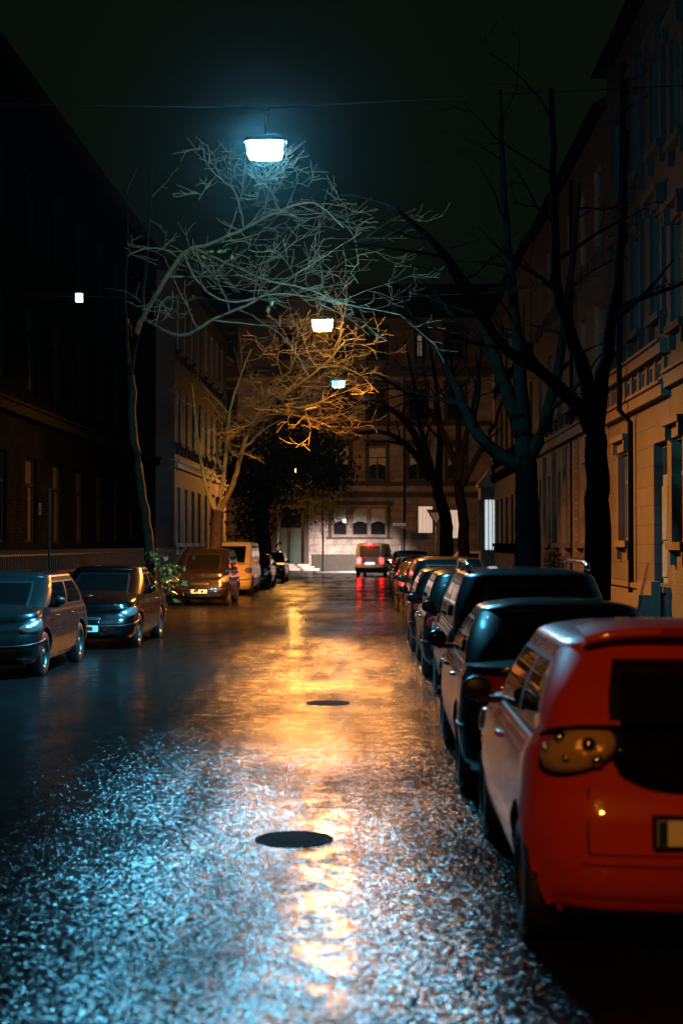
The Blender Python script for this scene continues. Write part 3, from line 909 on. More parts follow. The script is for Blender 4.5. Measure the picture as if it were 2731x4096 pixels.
M['lit_pink'] = lit('lit_pink_curtain', (1.0, .62, .58), 1.6)
M['lit_dim'] = lit('lit_dim_curtain', (1.0, .72, .66), .10)
M['lit_blue'] = lit('lit_bluish_lamp', (.55, .75, 1.0), 6)

# right side, near: yellow brick house
st = dict(trim=T_stone, hood=True)
wins = []
for f, z0 in enumerate((1.9, 6.6, 10.6)):
    for k in range(9): wins.append((1.1 + k*2.35, 2.2 + k*2.35, z0, z0 + 2.2, st))
house('yellow brick house at the right edge of the photo', (6.5, 10, 0), (0, 1, 0), (-1, 0, 0), 21.5, 14.5, 9, S_brick, T_stone, wins, [(5.3, 5.6, .16)], upper=U_shade)

# stone house with frieze
st = dict(trim=T_stone, hood=True, curtain=None, frame=M['frame_dark'])
wins = [(4.9, 6.3, 1.95, 4.2, st), (.35, 1.9, .95, 4.2, dict(door=panel_door(mat('green_door', (.10, .13, .125), .35, var=.2)))), (2.5, 3.2, 1.95, 4.2, dict(st, mull=[]))]
wins = [w_ for w_ in wins if w_[0] != 2.5]
for k in range(3): wins.append((.6 + k*2.6, 1.8 + k*2.6, 7.1, 9.5, st)); wins.append((.6 + k*2.6, 1.8 + k*2.6, 11, 13.2, st))
def frieze(root, Pt, bx):
    q = MB()
    for k in range(8):
        u = .3 + k*1.0
        bx(q, u, u+.18, 5.58, 6.05, .003, .08); bx(q, u+.38, u+.42, 5.6, 6.0, .003, .05); bx(q, u+.78, u+.82, 5.6, 6.0, .003, .05)
        bx(q, u+.422, u+.778, 5.6, 5.65, .003, .05); bx(q, u+.422, u+.778, 5.95, 6.0, .003, .05)
    q.build('frieze', T_stone, root)
    q = MB(); bx(q, .02, 8.4, .0, .78, .003, .10); bx(q, .02, 8.4, .782, .9, .003, .17); q.build('plinth', T_stone, root)
    q = MB(); q.tube([Pt(4.2, .15, .13), Pt(4.2, 4.9, .13), Pt(4.2, 5.2, .40), Pt(4.2, 6.7, .40), Pt(4.2, 14, .25)], .07, 8); q.build('downpipe', T_dark, root)
    q = MB()
    for k in range(3): bx(q, .25, 2.0, .3*k-.0+.12, .3*k+.3+.12, .18, .95-.28*k)
    q.build('steps', T_stone, root)
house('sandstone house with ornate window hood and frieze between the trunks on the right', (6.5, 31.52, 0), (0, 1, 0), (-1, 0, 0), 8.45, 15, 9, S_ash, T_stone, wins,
      [(5.15, 5.42, .20), (6.1, 6.35, .22)], frieze, upper=U_shade, zup=6.36)

# orange lit brick house
st = dict(trim=T_stone, hood=False, frame=M['frame_dark'])
wins = []
for z0 in (1.9, 6.4, 10.4):
    for k in range(6): wins.append((1.0 + k*2.9, 2.3 + k*2.9, z0, z0+2.5, st))
def pil(root, Pt, bx):
    for k in range(7):
        q = MB(); u = .1 + k*2.9; bx(q, u, u+.45, 0.9, 5.2, .003, .12); q.build('pilaster', S_orng, root)
    q = MB(); bx(q, .02, 17.9, 0, .8, .003, .10); bx(q, .02, 17.9, 1.35, 1.47, .003, .13); q.build('plinth', T_stone, root)
    q = MB(); q.tube([Pt(6.6, .1, .1), Pt(6.6, 13.8, .1)], .06, 8); q.build('downpipe', T_dark, root)
house('brick house glowing orange behind the thick tree trunks on the right', (6.5, 39.99, 0), (0, 1, 0), (-1, 0, 0), 18, 14.2, 9, S_orng, T_stone, wins, [(5.3, 5.6, .2)], pil, upper=U_shade)

st = dict(trim=T_dark, hood=False)
wins = []
for z0 in (1.9, 6.4, 10.2):
    for k in range(7): wins.append((.9 + k*2.8, 2.1 + k*2.8, z0, z0+2.3, st))
wins = [w_ if not (w_[2] == 10.2 and w_[0] == .9 + 3*2.8) else (w_[0], w_[1], w_[2], w_[3], dict(st, pane=M['lit_pink'])) for w_ in wins]
house('dark plastered house between the orange brick house and the corner house', (6.5, 58.0, 0), (0, 1, 0), (-1, 0, 0), 20, 14.5, 9, S_far, T_dark, wins, [(5.2, 5.5, .2)])

# corner house with lit bay
wins = [(1.0, 2.0, 6.4, 8.7, st), (3.4, 4.4, 6.4, 8.7, st), (3.6, 4.6, 1.8, 4.2, st)]
def bay(root, Pt, bx):
    # projecting bay whose narrow face looks up the street
    w0 = MB()
    bx(w0, .6, 2.6, 0, 1.5, .003, 1.05); bx(w0, .6, 2.6, 4.35, 5.0, .003, 1.05)
    for a0, a1, d0, d1 in ((.6, .72, .003, .25), (.6, .72, .83, 1.05), (2.48, 2.6, .003, .25), (2.48, 2.6, .83, 1.05)): bx(w0, a0, a1, 1.502, 4.348, d0, d1)
    bx(w0, .66, 2.54, 1.502, 4.348, .003, .04)
    by = w0.build('bay', S_corner, root)
    q = MB()
    bx(q, .5, 2.7, 5.002, 5.18, .003, 1.2)
    q.add([Pt(.5, 5.182, 1.2), Pt(.5, 5.182, .0), Pt(.5, 5.95, .6), Pt(2.7, 5.182, 1.2), Pt(2.7, 5.182, 0), Pt(2.7, 5.95, .6)], [(0, 1, 2), (3, 5, 4), (0, 2, 5, 3), (1, 4, 5, 2)])
    q.build('pediment', T_pale, by)
    q = MB()
    q.add([Pt(.64, 1.55, .25), Pt(.64, 1.55, .83), Pt(.64, 4.3, .83), Pt(.64, 4.3, .25)], [(0, 1, 2, 3)])
    w_ = q.build('window', M['lit_white'], by)
    for dd in (.40, .62):
        q = MB(); bx(q, .6, .635, 1.55, 4.3, dd, dd+.045); q.build('mullion', M['frame_dark'], w_)
    q = MB(); bx(q, .62, 2.58, 1.52, 4.33, .96, .97); q.build('side_window', M['pane'], by)
house('corner house with a brightly lit bay window at the far right end', (6.85, 78.02, 0), (0, 1, 0), (-1, 0, 0), 5.6, 14, 9, S_corner, T_pale, wins, [(5.3, 5.5, .15)], bay)

# left side
st = dict(trim=T_dark, hood=False, sill=False, frame=T_dark)
wins = []
for z0 in (1.9, 6.0, 9.9):
    for k in range(14): wins.append((1.2 + k*3.2, 2.5 + k*3.2, z0, z0+2.3, st))
def litlamp(root, Pt, bx):
    q = MB(); q.box((.45-.28, 29.0, 9.25), (.45-.08, 29.14, 9.5)); q.build('lamp', M['lit_blue'], root)
    q = MB(); bx(q, 29.0, 29.14, 9.52, 9.56, .002, .5); q.build('lamp_arm', T_dark, root)
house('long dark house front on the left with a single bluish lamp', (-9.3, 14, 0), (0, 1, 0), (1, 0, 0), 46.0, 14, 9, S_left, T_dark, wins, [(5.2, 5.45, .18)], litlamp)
st = dict(trim=T_pale, hood=False, frame=M['frame_white'])
wins = []
for z0 in (1.9, 6.2, 10.2):
    for k in range(4): wins.append((.7 + k*2.4, 1.8 + k*2.4, z0, z0+2.4, st))
house('pinkish plastered house beyond the dark house on the left', (-8.5, 60.0, 0), (0, 1, 0), (1, 0, 0), 9.8, 13.5, 9, S_pink, T_pale, wins, [(5.1, 5.35, .15)], upper=U_shade, zup=6.0)
wins = []
for z0 in (1.9, 6.2, 10.2):
    for k in range(4): wins.append((.7 + k*2.5, 1.9 + k*2.5, z0, z0+2.4, st))
house('ochre house glowing orange behind the yellow van on the left', (-8.5, 69.82, 0), (0, 1, 0), (1, 0, 0), 11, 13.5, 9, S_gold, T_pale, wins, [(5.1, 5.35, .15)], upper=U_shade, zup=6.0)

# house closing the street
O_end = -26
def ue(x): return x - O_end
st = dict(trim=T_stone, hood=True, frame=M['frame_dark'], curtain=.42)
stp = dict(trim=T_stone, hood=False, frame=mat('red_brown_frame', (.10, .035, .025), .5), curtain=.42, mull=[], transom=False, sill=False)
wins = [(ue(-2.85), ue(-1.90), 2.45, 4.3, stp), (ue(-1.58), ue(-.50), 2.45, 4.3, stp), (ue(-.36), ue(.70), 2.45, 4.3, stp),
        (ue(2.78), ue(3.86), 2.55, 4.45, dict(stp, pane=M['lit_cream'], curtain=None, frame=M['frame_dark'])),
        (ue(4.75), ue(5.75), 2.2, 4.2, dict(stp, pane=M['lit_cream'], curtain=None, frame=M['frame_dark'])),
        (ue(8.0), ue(9.1), 2.45, 4.4, stp), (ue(11), ue(12.1), 2.45, 4.4, stp),
        (ue(-6.45), ue(-4.85), .42, 4.35, dict(door=panel_door(M['door'])))]
for x in (-14, -10.6, -2.95, -.5, 2.2, 4.75, 8, 11): wins.append((ue(x), ue(x+1.23), 6.15, 8.35, st))
for x in (-14, -10.6, -6.3, -2.95, -.5, 2.2, 4.75, 8, 11): wins.append((ue(x), ue(x+1.2), 10.15, 12.3, dict(st, curtain=None)))
for x in (-14, -10.6, -6.3, -2.95, -.5, 4.75, 8, 11): wins.append((ue(x), ue(x+1.2), 14.3, 16.0, dict(st, curtain=None)))
wins.append((ue(2.75), ue(3.15), 14.4, 15.9, dict(st, pane=M['lit_dim'], curtain=None)))
def end_ex(root, Pt, bx):
    q = MB()
    for x in (-6.85, -4.75): bx(q, ue(x), ue(x)+.3, 0, 4.5, .003, .25)
    bx(q, ue(-7.0), ue(-4.3), 4.502, 4.85, .003, .35); q.build('door_case', T_stone, root)
    q = MB()
    for k in range(3): bx(q, ue(-6.5)-.1, ue(-4.4)+.0+.35*(2-k), .14*k+.12, .14*(k+1)+.12, .36, 1.5-.35*k)
    q.build('steps', T_pale, root)
    q = MB(); bx(q, ue(-4.2), ue(14), 0, 1.05, .003, .14); bx(q, ue(-4.2), ue(14), 1.052, 1.17, .003, .20); q.build('plinth', T_stone, root)
    q = MB()
    for x in (-3.1, .76): bx(q, ue(x), ue(x)+.2, 2.3, 4.5, .003, .16)
    bx(q, ue(-3.3), ue(1.15), 4.502, 4.72, .003, .3); bx(q, ue(-3.2), ue(1.05), 2.18, 2.298, .003, .22); q.build('window_case', T_stone, root)
    q = MB(); q.tube([Pt(ue(1.9), .2, .2), Pt(ue(1.9), 13, .2)], .05, 8); q.build('downpipe', T_dark, root)
    # glowing box on the left pane, standing for a lamp reflected in it
    q = MB(); bx(q, ue(-2.16), ue(-2.0), 3.3, 3.5, -.15, -.09); q.build('lamp', emit('pane_reflection_glow', (1, .85, .7), 5), root)
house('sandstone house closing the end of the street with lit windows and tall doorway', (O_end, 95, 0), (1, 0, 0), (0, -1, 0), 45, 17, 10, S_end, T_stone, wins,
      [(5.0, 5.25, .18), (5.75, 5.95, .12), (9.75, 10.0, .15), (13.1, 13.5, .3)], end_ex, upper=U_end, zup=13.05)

# ------------------------------------------------------------------ lamps hung over the street
def hung_lamp(x, y, z, glow, lens, label, wid=.6, left_h=8.4, right_h=8.6, skirt=0):
    root = empty('hanging_street_lamp', (x, y, z), 0, label, 'street lamp', 'lamps hung over the middle of the street')
    def ringp(hw, hd, zz, n=32):
        r = []
        for k in range(n):
            a = 2*math.pi*k/n; ca, sa = math.cos(a), math.sin(a)
            r.append(Vector((math.copysign(abs(ca)**.6, ca)*hw, math.copysign(abs(sa)**.6, sa)*hd, zz)))
        return r
    h = wid/2
    rows = [ringp(h*1.0, .14, .10), ringp(h*.97, .135, .02), ringp(h*.88, .125, -.07), ringp(h*.78, .115, -.13), ringp(h*.72, .105, -.14)]
    endcap = lambda i, j: abs(rows[i][j].x) > h*.86 and abs(rows[i][(j+1) % 32].x) > h*.86
    q = MB(); q.grid(rows, True, 0, lambda i, j: not endcap(i, j))
    q.build('diffuser', glow, root)
    q = MB(); q.grid([ringp(h*.72, .105, -.14), ringp(h*.3, .04, -.152), ringp(.001, .001, -.153)], True); q.build('lens', lens, root)
    if skirt:      # visor put in to cut the light off towards the horizon
        q = MB(); q.grid([ringp(h*.73, .107, -.139), ringp(h*.73, .107, -.14-skirt)], True); q.build('added_visor', M['lamp_case'], root)
    for sd in (-1, 1):
        q = MB(); q.grid(rows, True, 0, lambda i, j: endcap(i, j) and rows[i][j].x*sd > 0); q.build('added_end_cap', M['lamp_case'], root)  # opaque caps added to keep lamp light off the house fronts
    q = MB(); q.grid([ringp(h*1.03, .15, .085), ringp(h*1.03, .15, .125), ringp(h*.8, .115, .17), ringp(h*.25, .05, .20), ringp(.001, .001, .205)], True)
    q.build('housing', M['lamp_case'], root)
    q = MB(); q.tube([(0, 0, .2), (0, 0, .55)], .018, 6); q.box((-.07, -.03, .53), (.07, .03, .6)); q.build('hanger', M['wire'], root)
    q = MB(); pts = []
    x0, x1 = -9.3 if y < 60 else -8.5, 6.5
    for i in range(25):
        t = i/24; xx = x0 + (x1-x0)*t
        tm = (x-x0)/(x1-x0)
        zz = (left_h + (z+.6-left_h)*t/tm) if t < tm else (z+.6 + (right_h-z-.6)*(t-tm)/(1-tm))
        pts.append((xx, y, zz))
    q.tube(pts, .009, 5)
    tag(q.build('span_wire', M['wire']), 'thin wire over the street holding the ' + label.split(' hanging')[0] + ' lamp' + (' behind the camera' if 'behind' in label else ''), 'wire', 'wires carrying the street lamps')
hung_lamp(-1.60, 20.6, 7.62, M['lamp_cyan'], M['lens_cyan'], 'large blue white hanging lamp nearest the camera above the branches')
hung_lamp(-1.38, 37.1, 7.62, M['lamp_orange'], M['lens_orange'], 'orange sodium hanging lamp between the two blue ones', skirt=.036)
hung_lamp(-1.51, 58.0, 8.42, M['lamp_far'], M['lens_far'], 'small blue hanging lamp farthest down the street')
hung_lamp(-2.2, -3.5, 7.62, M['lamp_rear'], M['lens_rear'], 'orange hanging lamp behind the camera that lights the red hatchback')

# wall lamp at the left corner
def wall_lamp():
    root = empty('wall_lamp', (-4.62, 80.6, 6.08), 0, 'small bright lamp on an arm from the ochre house', 'street lamp')
    q = MB(); q.lathe([(.001, -.2), (.10, -.19), (.13, .0), (.13, .16)], Matrix.Identity(4), 14); q.build('diffuser', M['lamp_wall'], root)
    q = MB(); q.lathe([(.15, .15), (.15, .19), (.05, .28), (.001, .29)], Matrix.Identity(4), 14); q.build('housing', M['lamp_case'], root)
    q = MB(); q.tube([(0, 0, .28), (-.3, 0, .45), (-3.88, 0, .3)], .025, 6); q.build('arm', M['lamp_case'], root)
wall_lamp()

# ------------------------------------------------------------------ trees
class Tree:
    def __init__(s, seed): s.r = random.Random(seed); s.trunk = MB(); s.crown = MB(); s.leaves = MB(); s.tips = []; s.rmin = .0055; s.cap = 1.9
    def path(s, p, d, L, n, wob, grav=0.):
        pts = [p.copy()]
        d = d.normalized()
        for i in range(n):
            d = (d + Vector((s.r.gauss(0, wob), s.r.gauss(0, wob), s.r.gauss(0, wob) + grav))).normalized()
            pts.append(pts[-1] + d * (L/n))
        return pts
    def branch(s, p, d, L, rad, depth, maxd, wob=.16, grav=.02, dens=1.0, bias=Vector((0, 0, 0))):
        n = max(3, int(L/.28)) if depth < 3 else 3
        pts = s.path(p, d, L, n, wob, grav)
        rr = [max(s.rmin, rad*(1 - .8*i/n)) for i in range(n+1)]
        s.crown.tube(pts, rr, 5 if rad > .02 else (4 if rad > .01 else 3), cap=False)
        s.tips.append(pts[-1])
        if depth >= maxd: return
        s.kids(pts, rr, depth, maxd, dens, bias, L)
    def kids(s, pts, rr, depth, maxd, dens, bias, L, start=.15):
        n = len(pts)-1
        cnt = max(2, int(L*(1.9 if depth < 2 else 2.6)*dens))
        for k in range(cnt):
            t = start + (1-start)*(k + s.r.random())/cnt
            i = min(n-1, int(t*n)); f = t*n - i
            q = pts[i].lerp(pts[i+1], f); ax = (pts[i+1]-pts[i]).normalized()
            side = ax.orthogonal().normalized(); side.rotate(Matrix.Rotation(s.r.uniform(0, 2*math.pi), 3, ax))
            ang = s.r.uniform(.55, 1.15)
            d = ax*math.cos(ang) + side*math.sin(ang) + bias*.35
            d.z *= .45 if d.z < 0 else .75
            l = L * s.r.uniform(.22, .52) * (1 - .45*t) if depth < 2 else s.r.uniform(.12, .45)
            l = min(l, s.cap)
            s.branch(q, d, l, rr[i]*s.r.uniform(.38, .6), depth+1, maxd, dens=dens, bias=bias)
    def limb(s, pts, r0, r1, maxd=3, dens=1., bias=Vector((0, 0, 0)), start=.2, sides=8, fine=5, stem=False):
        """a limb along given points, smoothed, with branches"""
        P_ = [Vector(p) for p in pts]; out = []
        for i in range(len(P_)-1):
            a = P_[max(i-1, 0)]; b_ = P_[i]; c = P_[i+1]; d = P_[min(i+2, len(P_)-1)]
            for k in range(fine):
                t = k/fine
                out.append(.5*((2*b_) + (c-a)*t + (2*a-5*b_+4*c-d)*t*t + (3*b_-a-3*c+d)*t**3) + Vector((s.r.gauss(0, .012), s.r.gauss(0, .012), 0)))
        out.append(P_[-1])
        n = len(out)-1
        rr = [r0 + (r1-r0)*(i/n)**.8 for i in range(n+1)]
        (s.trunk if maxd == 0 or stem else s.crown).tube(out, rr, sides)
        L = sum((out[i+1]-out[i]).length for i in range(n))
        if maxd > 0: s.kids(out, rr, 0 if L > 2.5 else 1, maxd, dens, bias, L, start)
    def leaf(s, p, size):
        a = Vector((s.r.gauss(0, 1), s.r.gauss(0, 1), s.r.gauss(0, .6))).normalized(); b_ = a.orthogonal().normalized()
        b_.rotate(Matrix.Rotation(s.r.uniform(0, 6.28), 3, a))
        s.leaves.add([p - b_*size*.1, p + b_*size*.5 + a.cross(b_)*size*.35, p + b_*size*1.1 + a*size*.1, p + b_*size*.5 - a.cross(b_)*size*.35], [(0, 1, 2, 3)])
    def build(s, loc, bark, label, leafm=None, group=None, name='bare_tree'):
        root = empty(name, loc, 0, label, 'tree', group)
        M_ = Matrix.Translation(-Vector(loc))
        for mb in (s.trunk, s.crown, s.leaves): mb.v = [tuple(M_ @ Vector(p)) for p in mb.v]
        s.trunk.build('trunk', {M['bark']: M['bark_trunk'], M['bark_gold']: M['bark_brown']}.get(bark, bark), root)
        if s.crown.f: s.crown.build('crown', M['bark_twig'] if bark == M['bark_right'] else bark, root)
        if s.leaves.f: s.leaves.build('leaves', leafm, root)
        return root
GT = 'bare street trees'
def px(x, y, Y):
    """point seen at (x, y) of the photo (1568 wide) when it stands at distance Y"""
    return Vector(((x-862)*Y/3267, Y, 1.85 + (1250-y)*Y/3267))

# left tree reaching over the road under the blue lamp
t = Tree(11)
t.limb([px(352, 1372, 32), px(340, 1250, 32), px(322, 1120, 32), px(305, 990, 31.5), px(297, 860, 31.5)], .13, .085, 0)
t.limb([px(297, 860, 31.5), px(318, 735, 31), px(328, 640, 30.8), px(338, 520, 30.5), px(344, 400, 30), px(348, 360, 29.8)], .05, .014, 2, .3, stem=True)
t.limb([px(297, 860, 31.5), px(285, 700, 32), px(290, 520, 32.2), px(286, 430, 32.4)], .045, .012, 1, .3, stem=True)
t.limb([px(310, 760, 31), px(330, 715, 30.4), px(365, 660, 29.6), px(418, 578, 29), px(480, 555, 28.4), px(560, 520, 27.8), px(640, 480, 27), px(720, 462, 26.4), px(790, 520, 26)], .070, .012, 4, 1.15, Vector((.4, -.2, .1)))
t.limb([px(330, 730, 31), px(412, 768, 29.5), px(500, 725, 28.6), px(580, 690, 28), px(660, 640, 27.4), px(745, 585, 27), px(830, 530, 26.6)], .045, .010, 4, 1.0, Vector((.3, 0, .15)))
t.limb([px(420, 577, 29), px(450, 640, 28.4), px(520, 690, 27.6), px(640, 672, 27), px(760, 690, 26.4), px(920, 722, 26)], .032, .008, 4, .9, Vector((.3, 0, .1)))
t.limb([px(440, 565, 28.8), px(520, 600, 28), px(610, 640, 27), px(700, 660, 26.2), px(800, 700, 25.6)], .030, .008, 4, .9, Vector((.2, -.1, .2)))
t.cap = .7
t.limb([px(560, 520, 27.8), px(540, 440, 26.8), px(500, 400, 26), px(480, 380, 25.4)], .026, .007, 4, 1.2, Vector((0, -.3, 0)))
t.limb([px(640, 480, 27), px(620, 430, 26), px(600, 410, 25), px(660, 400, 24.4)], .024, .006, 4, 1.2, Vector((0, -.3, 0)))
for p in [px(500, 570, 28), px(520, 568, 28), px(478, 590, 28), px(470, 605, 28), px(627, 702, 27), px(535, 575, 28)]:
    for k in range(3): t.leaf(p + Vector((t.r.gauss(0, .05), t.r.gauss(0, .05), t.r.gauss(0, .06))), .11)
for k in range(130):   # shoots at the foot
    c = px(385, 1335, 31.5)
    t.leaf(c + Vector((t.r.gauss(0, .26), t.r.gauss(0, .2), t.r.gauss(0, .26))), t.r.uniform(.07, .15))
for k in range(10): t.leaf(px(355, 1275, 31.5) + Vector((t.r.gauss(0, .07), 0, t.r.gauss(0, .08))), .1)
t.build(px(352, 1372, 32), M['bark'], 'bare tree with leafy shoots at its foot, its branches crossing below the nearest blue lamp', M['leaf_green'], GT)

# left tree lit orange
t = Tree(5)
t.limb([px(494, 1372, 50), px(494, 1290, 50), px(496, 1220, 50), px(500, 1170, 50)], .24, .20, 0)
t.limb([px(498, 1180, 50), px(470, 1110, 50), px(452, 1000, 50), px(440, 880, 50)], .10, .02, 3, .8)
t.limb([px(500, 1175, 50), px(512, 1100, 49.5), px(520, 1010, 49), px(530, 930, 48.5), px(552, 860, 48), px(575, 800, 47.5)], .10, .02, 3, .9)
t.limb([px(503, 1175, 50), px(535, 1110, 49), px(553, 1040, 48), px(575, 980, 47), px(608, 930, 46), px(650, 905, 44.5), px(700, 872, 43), px(745, 835, 41.5), px(790, 785, 40)], .11, .014, 4, 1.1, Vector((.3, -.3, .1)))
t.limb([px(560, 1010, 48), px(600, 960, 46), px(650, 950, 45), px(710, 960, 44), px(760, 980, 43.4)], .04, .009, 4, 1.1, Vector((.3, -.1, 0)))
t.limb([px(575, 980, 47), px(620, 900, 45.5), px(665, 850, 43.6), px(690, 810, 42.6), px(780, 800, 41.5)], .04, .009, 4, 1.1, Vector((.3, -.2, .1)))
t.limb([px(600, 940, 46), px(640, 930, 44.6), px(700, 935, 43), px(770, 905, 41.4)], .032, .008, 4, 1.1, Vector((.3, -.2, 0)))
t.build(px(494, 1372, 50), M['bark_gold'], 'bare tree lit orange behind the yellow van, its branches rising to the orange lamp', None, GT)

# dark leafy tree
t = Tree(21)
t.limb([px(607, 1340, 66), px(605, 1260, 66), px(600, 1180, 66), px(620, 1100, 66)], .42, .30, 0)
t.limb([px(620, 1110, 66), px(650, 1080, 65), px(690, 1050, 64), px(730, 1000, 63)], .20, .03, 3, .8)
t.limb([px(610, 1130, 66), px(580, 1060, 66), px(560, 960, 66)], .18, .03, 3, .8)
t.limb([px(615, 1110, 66), px(625, 1020, 66), px(640, 900, 66)], .18, .03, 3, .8)
for cx, cyy, rx, rz, n in ((600, 1120, 1.5, 1.4, 1500), (655, 1060, 1.9, 1.5, 2200), (725, 1040, 1.5, 1.4, 1500), (760, 1090, 1.0, .8, 600), (580, 1200, .9, 1.2, 900), (680, 960, 1.6, 1.3, 600), (560, 1060, 1.2, 1.4, 900)):
    c = px(cx, cyy, 65)
    for k in range(n):
        v = Vector((t.r.gauss(0, 1), t.r.gauss(0, 1), t.r.gauss(0, 1)))
        t.leaf(c + Vector((v.x*rx*.5, v.y*rx*.5, v.z*rz*.5)), t.r.uniform(.12, .24))
t.build(px(607, 1340, 66), M['bark_dark'], 'dark leafy tree with a thick trunk in front of the end house', M['leaf_dark'], GT, 'leafy_tree')

# young yellow leaved tree
t = Tree(31)
t.limb([px(741, 1312, 91), px(741, 1220, 91), px(740, 1130, 91), px(738, 1080, 91)], .07, .03, 3, .8, start=.5)
for k in range(1700):
    v = Vector((t.r.gauss(0, 1), t.r.gauss(0, 1), t.r.gauss(0, 1)))
    c = px(742 + t.r.choice((-28, 0, 22)), 1150 + t.r.choice((-38, 0, 30)), 91)
    t.leaf(c + v*.55, t.r.uniform(.09, .17))
t.build(px(741, 1312, 91), M['bark_dark'], 'young slim tree with yellow green leaves in front of the end house', M['leaf_green'], None, 'young_tree')

# right row of trees
def rtree(seed, x, Y, w0, limbs, label, dens=.8):
    t = Tree(seed); top = limbs[0][0]
    base = px(x, 1250, Y); base.z = .12
    t.limb([base, px(x+2, 1250, Y), (base.lerp(px(top[0], top[1], Y), .5) if False else px(x, (1250+top[1])/2, Y)), px(top[0], top[1], Y)], w0, w0*.72, 0)
    for L_ in limbs:
        pts = [px(a, b_, Y + dy) for a, b_, dy in [(q[0], q[1], (q[2] if len(q) > 2 else 0)) for q in L_]]
        t.limb(pts, w0*.62, .03, 3, dens*.8, Vector((-.15, -.05, .1)), .3)
    t.build(base, M['bark_right'], label, None, GT)
rtree(41, 1367, 17.5, .185, [[(1365, 1000), (1340, 860), (1290, 700), (1272, 560), (1270, 380), (1268, 200)], [(1365, 1000), (1390, 820), (1420, 600), (1440, 300)], [(1365, 1000), (1330, 940), (1250, 860), (1150, 790, -1), (1060, 640, -2), (1000, 560, -3)]],
      'dark tree trunk nearest the camera on the right in front of the sandstone house')
rtree(42, 1208, 25.3, .26, [[(1205, 1060), (1195, 900), (1188, 780), (1170, 600), (1155, 400), (1150, 200)], [(1205, 1060), (1260, 950), (1300, 700), (1330, 420)], [(1205, 1080), (1140, 1040), (1085, 980), (1040, 880, 1), (980, 760, 1), (900, 700, 0)], [(1200, 1000), (1150, 860), (1090, 700), (1000, 560, -2), (900, 470, -3)]],
      'thick dark tree trunk in front of the orange brick house on the right')
rtree(43, 1062, 44.6, .20, [[(1050, 1110), (1070, 1000), (1095, 880), (1110, 740)], [(1052, 1110), (1050, 980), (1040, 860), (1020, 740)], [(1050, 1130), (1100, 1040), (1140, 960), (1170, 860)], [(1050, 1080), (1010, 980), (960, 920), (900, 880, -2), (850, 850, -3)]],
      'slim dark tree with forked trunk right of the give way sign', 1.0)
rtree(44, 1022, 55, .30, [[(1005, 1130), (985, 1060), (965, 980), (950, 880), (930, 780)], [(1005, 1130), (1010, 1000), (1000, 880), (985, 780)], [(990, 1100), (950, 1040), (900, 1000), (850, 990, -1), (800, 1000, -2)], [(985, 1080), (940, 980), (880, 930), (820, 920, -2), (780, 905, -3)]],
      'dark tree with leaning trunk beside the give way sign', 1.2)

# low dark bush against the orange wall
t = Tree(51)
c0 = Vector((5.75, 46.5, .12))
t.limb([c0, c0 + Vector((0, 0, .5)), c0 + Vector((.05, 0, 1.0))], .05, .01, 2, 1)
for k in range(900):
    h = t.r.random()
    t.leaf(c0 + Vector((t.r.gauss(0, .30*(1.1-h*.8)), t.r.gauss(0, .25), .15 + 1.35*h)), t.r.uniform(.06, .12))
t.build(c0, M['bark_dark'], 'dark pointed bush against the orange lit wall on the right pavement', M['leaf_dark'], None, 'bush')

# ------------------------------------------------------------------ signs, fence
def give_way():
    p = px(1000, 1190, 84); base = Vector((p.x, 83.5, .12))
    root = empty('give_way_sign', base, 0, 'triangular give way sign on a post beside the leaning tree', 'road sign')
    q = MB(); q.tube([(0, 0, 0), (0, 0, 3.95)], .038, 8); q.build('post', M['steel'], root)
    z = p.z - .12
    def tri(h, d, mb, mi, y):
        pts = [(-h*.577*1.0, z + h*.5), (h*.577, z + h*.5), (0, z - h*.5)]
        vs = [(a, y, b_) for a, b_ in pts] + [(a, y + d, b_) for a, b_ in pts]
        mb.add(vs, [(0, 2, 1), (3, 4, 5), (0, 1, 4, 3), (1, 2, 5, 4), (2, 0, 3, 5)], mi)
    q = MB(); tri(1.0, .02, q, 0, -.07); pl = q.build('sign_plate', M['sign_red'], root)
    q = MB(); tri(.62, .004, q, 0, -.0745); q.build('sign_face', M['sign_white'], pl)
give_way()
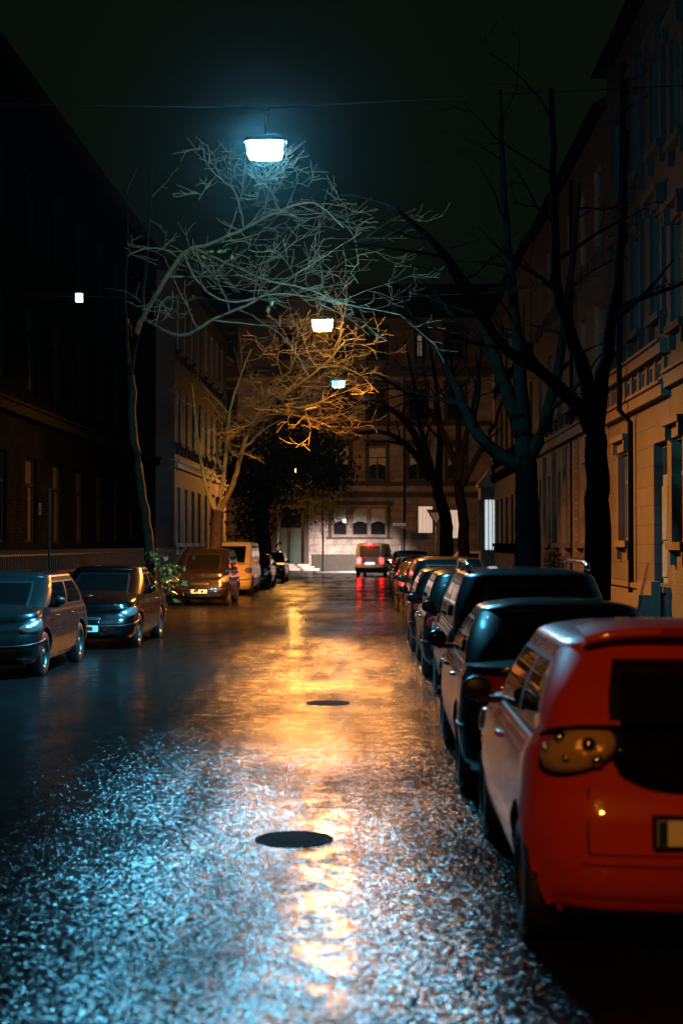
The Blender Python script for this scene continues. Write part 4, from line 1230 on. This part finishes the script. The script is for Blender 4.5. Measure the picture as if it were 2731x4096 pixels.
def street_name():
    p = px(918, 1207, 91)
    root = empty('street_name_sign', (p.x, 91.5+.9, .12), 0, 'pale blue and white street name sign on a post before the end house', 'street sign')
    q = MB(); q.tube([(0, 0, 0), (0, 0, 3.3)], .03, 8); q.build('post', M['steel'], root)
    z = p.z - .12
    q = MB(); q.box((-.46, -.06, z), (.40, -.035, z+.19)); pl = q.build('name_plate', M['sign_white'], root)
    q = MB(); q.box((-.36, -.063, z+.08), (.28, -.0605, z+.12)); q.build('lettering', mat('grey_lettering', (.35, .38, .4), .5), pl)
    q = MB(); q.box((-.42, -.06, z-.17), (.44, -.035, z-.03)); q.build('lower_plate', M['sign_teal'], root)
street_name()
def parking_pole():
    p = px(110, 1120, 26)
    root = empty('sign_post', (p.x, 26, .12), 0, 'thin steel sign post on the left pavement behind the grey blue hatchback', 'sign post')
    dk = mat('near_black_steel', (.003, .003, .003), .9, .0, spec=.05)  # post and plate share one near-black tone
    q = MB(); q.tube([(0, 0, 0), (0, 0, p.z-.12)], .022, 8); q.build('post', dk, root)
    q = MB(); q.box((-.008, -.1, p.z-.62), (.008, .1, p.z-.4), Matrix.Translation((-.18, 0, 0))); q.box((-.18, -.01, p.z-.52), (-.02, .01, p.z-.5)); q.build('sign_plate', dk, root)
parking_pole()
def fence():
    root = empty('garden_fence', (-8.2, 14, .12), 0, 'dark iron fence of upright bars along the left house fronts', 'fence')
    q = MB()
    for z in (.25, 1.0, 1.45): q.box((-.02, 0, z), (.02, 44, z+.045))
    q.build('rail', M['black'], root)
    q = MB()
    for i in range(220): q.box((-.01, i*.2, .0), (.01, i*.2+.02, 1.6))
    q.build('bars', M['black'], root)
fence()

# ------------------------------------------------------------------ damp night air
HAZE = .000045
if HAZE:
    q = MB(); q.box((-155, -65, -1.2), (155, 245, 26))
    m = bpy.data.materials.new('haze'); m.use_nodes = True
    nt = m.node_tree; nt.nodes.clear()
    o = nt.nodes.new('ShaderNodeOutputMaterial'); v = nt.nodes.new('ShaderNodeVolumePrincipled')
    v.inputs['Color'].default_value = (.85, .9, .9, 1); v.inputs['Density'].default_value = HAZE; v.inputs['Anisotropy'].default_value = .97
    nt.links.new(v.outputs[0], o.inputs['Volume'])
    tag(q.build('haze', m), kind='stuff')
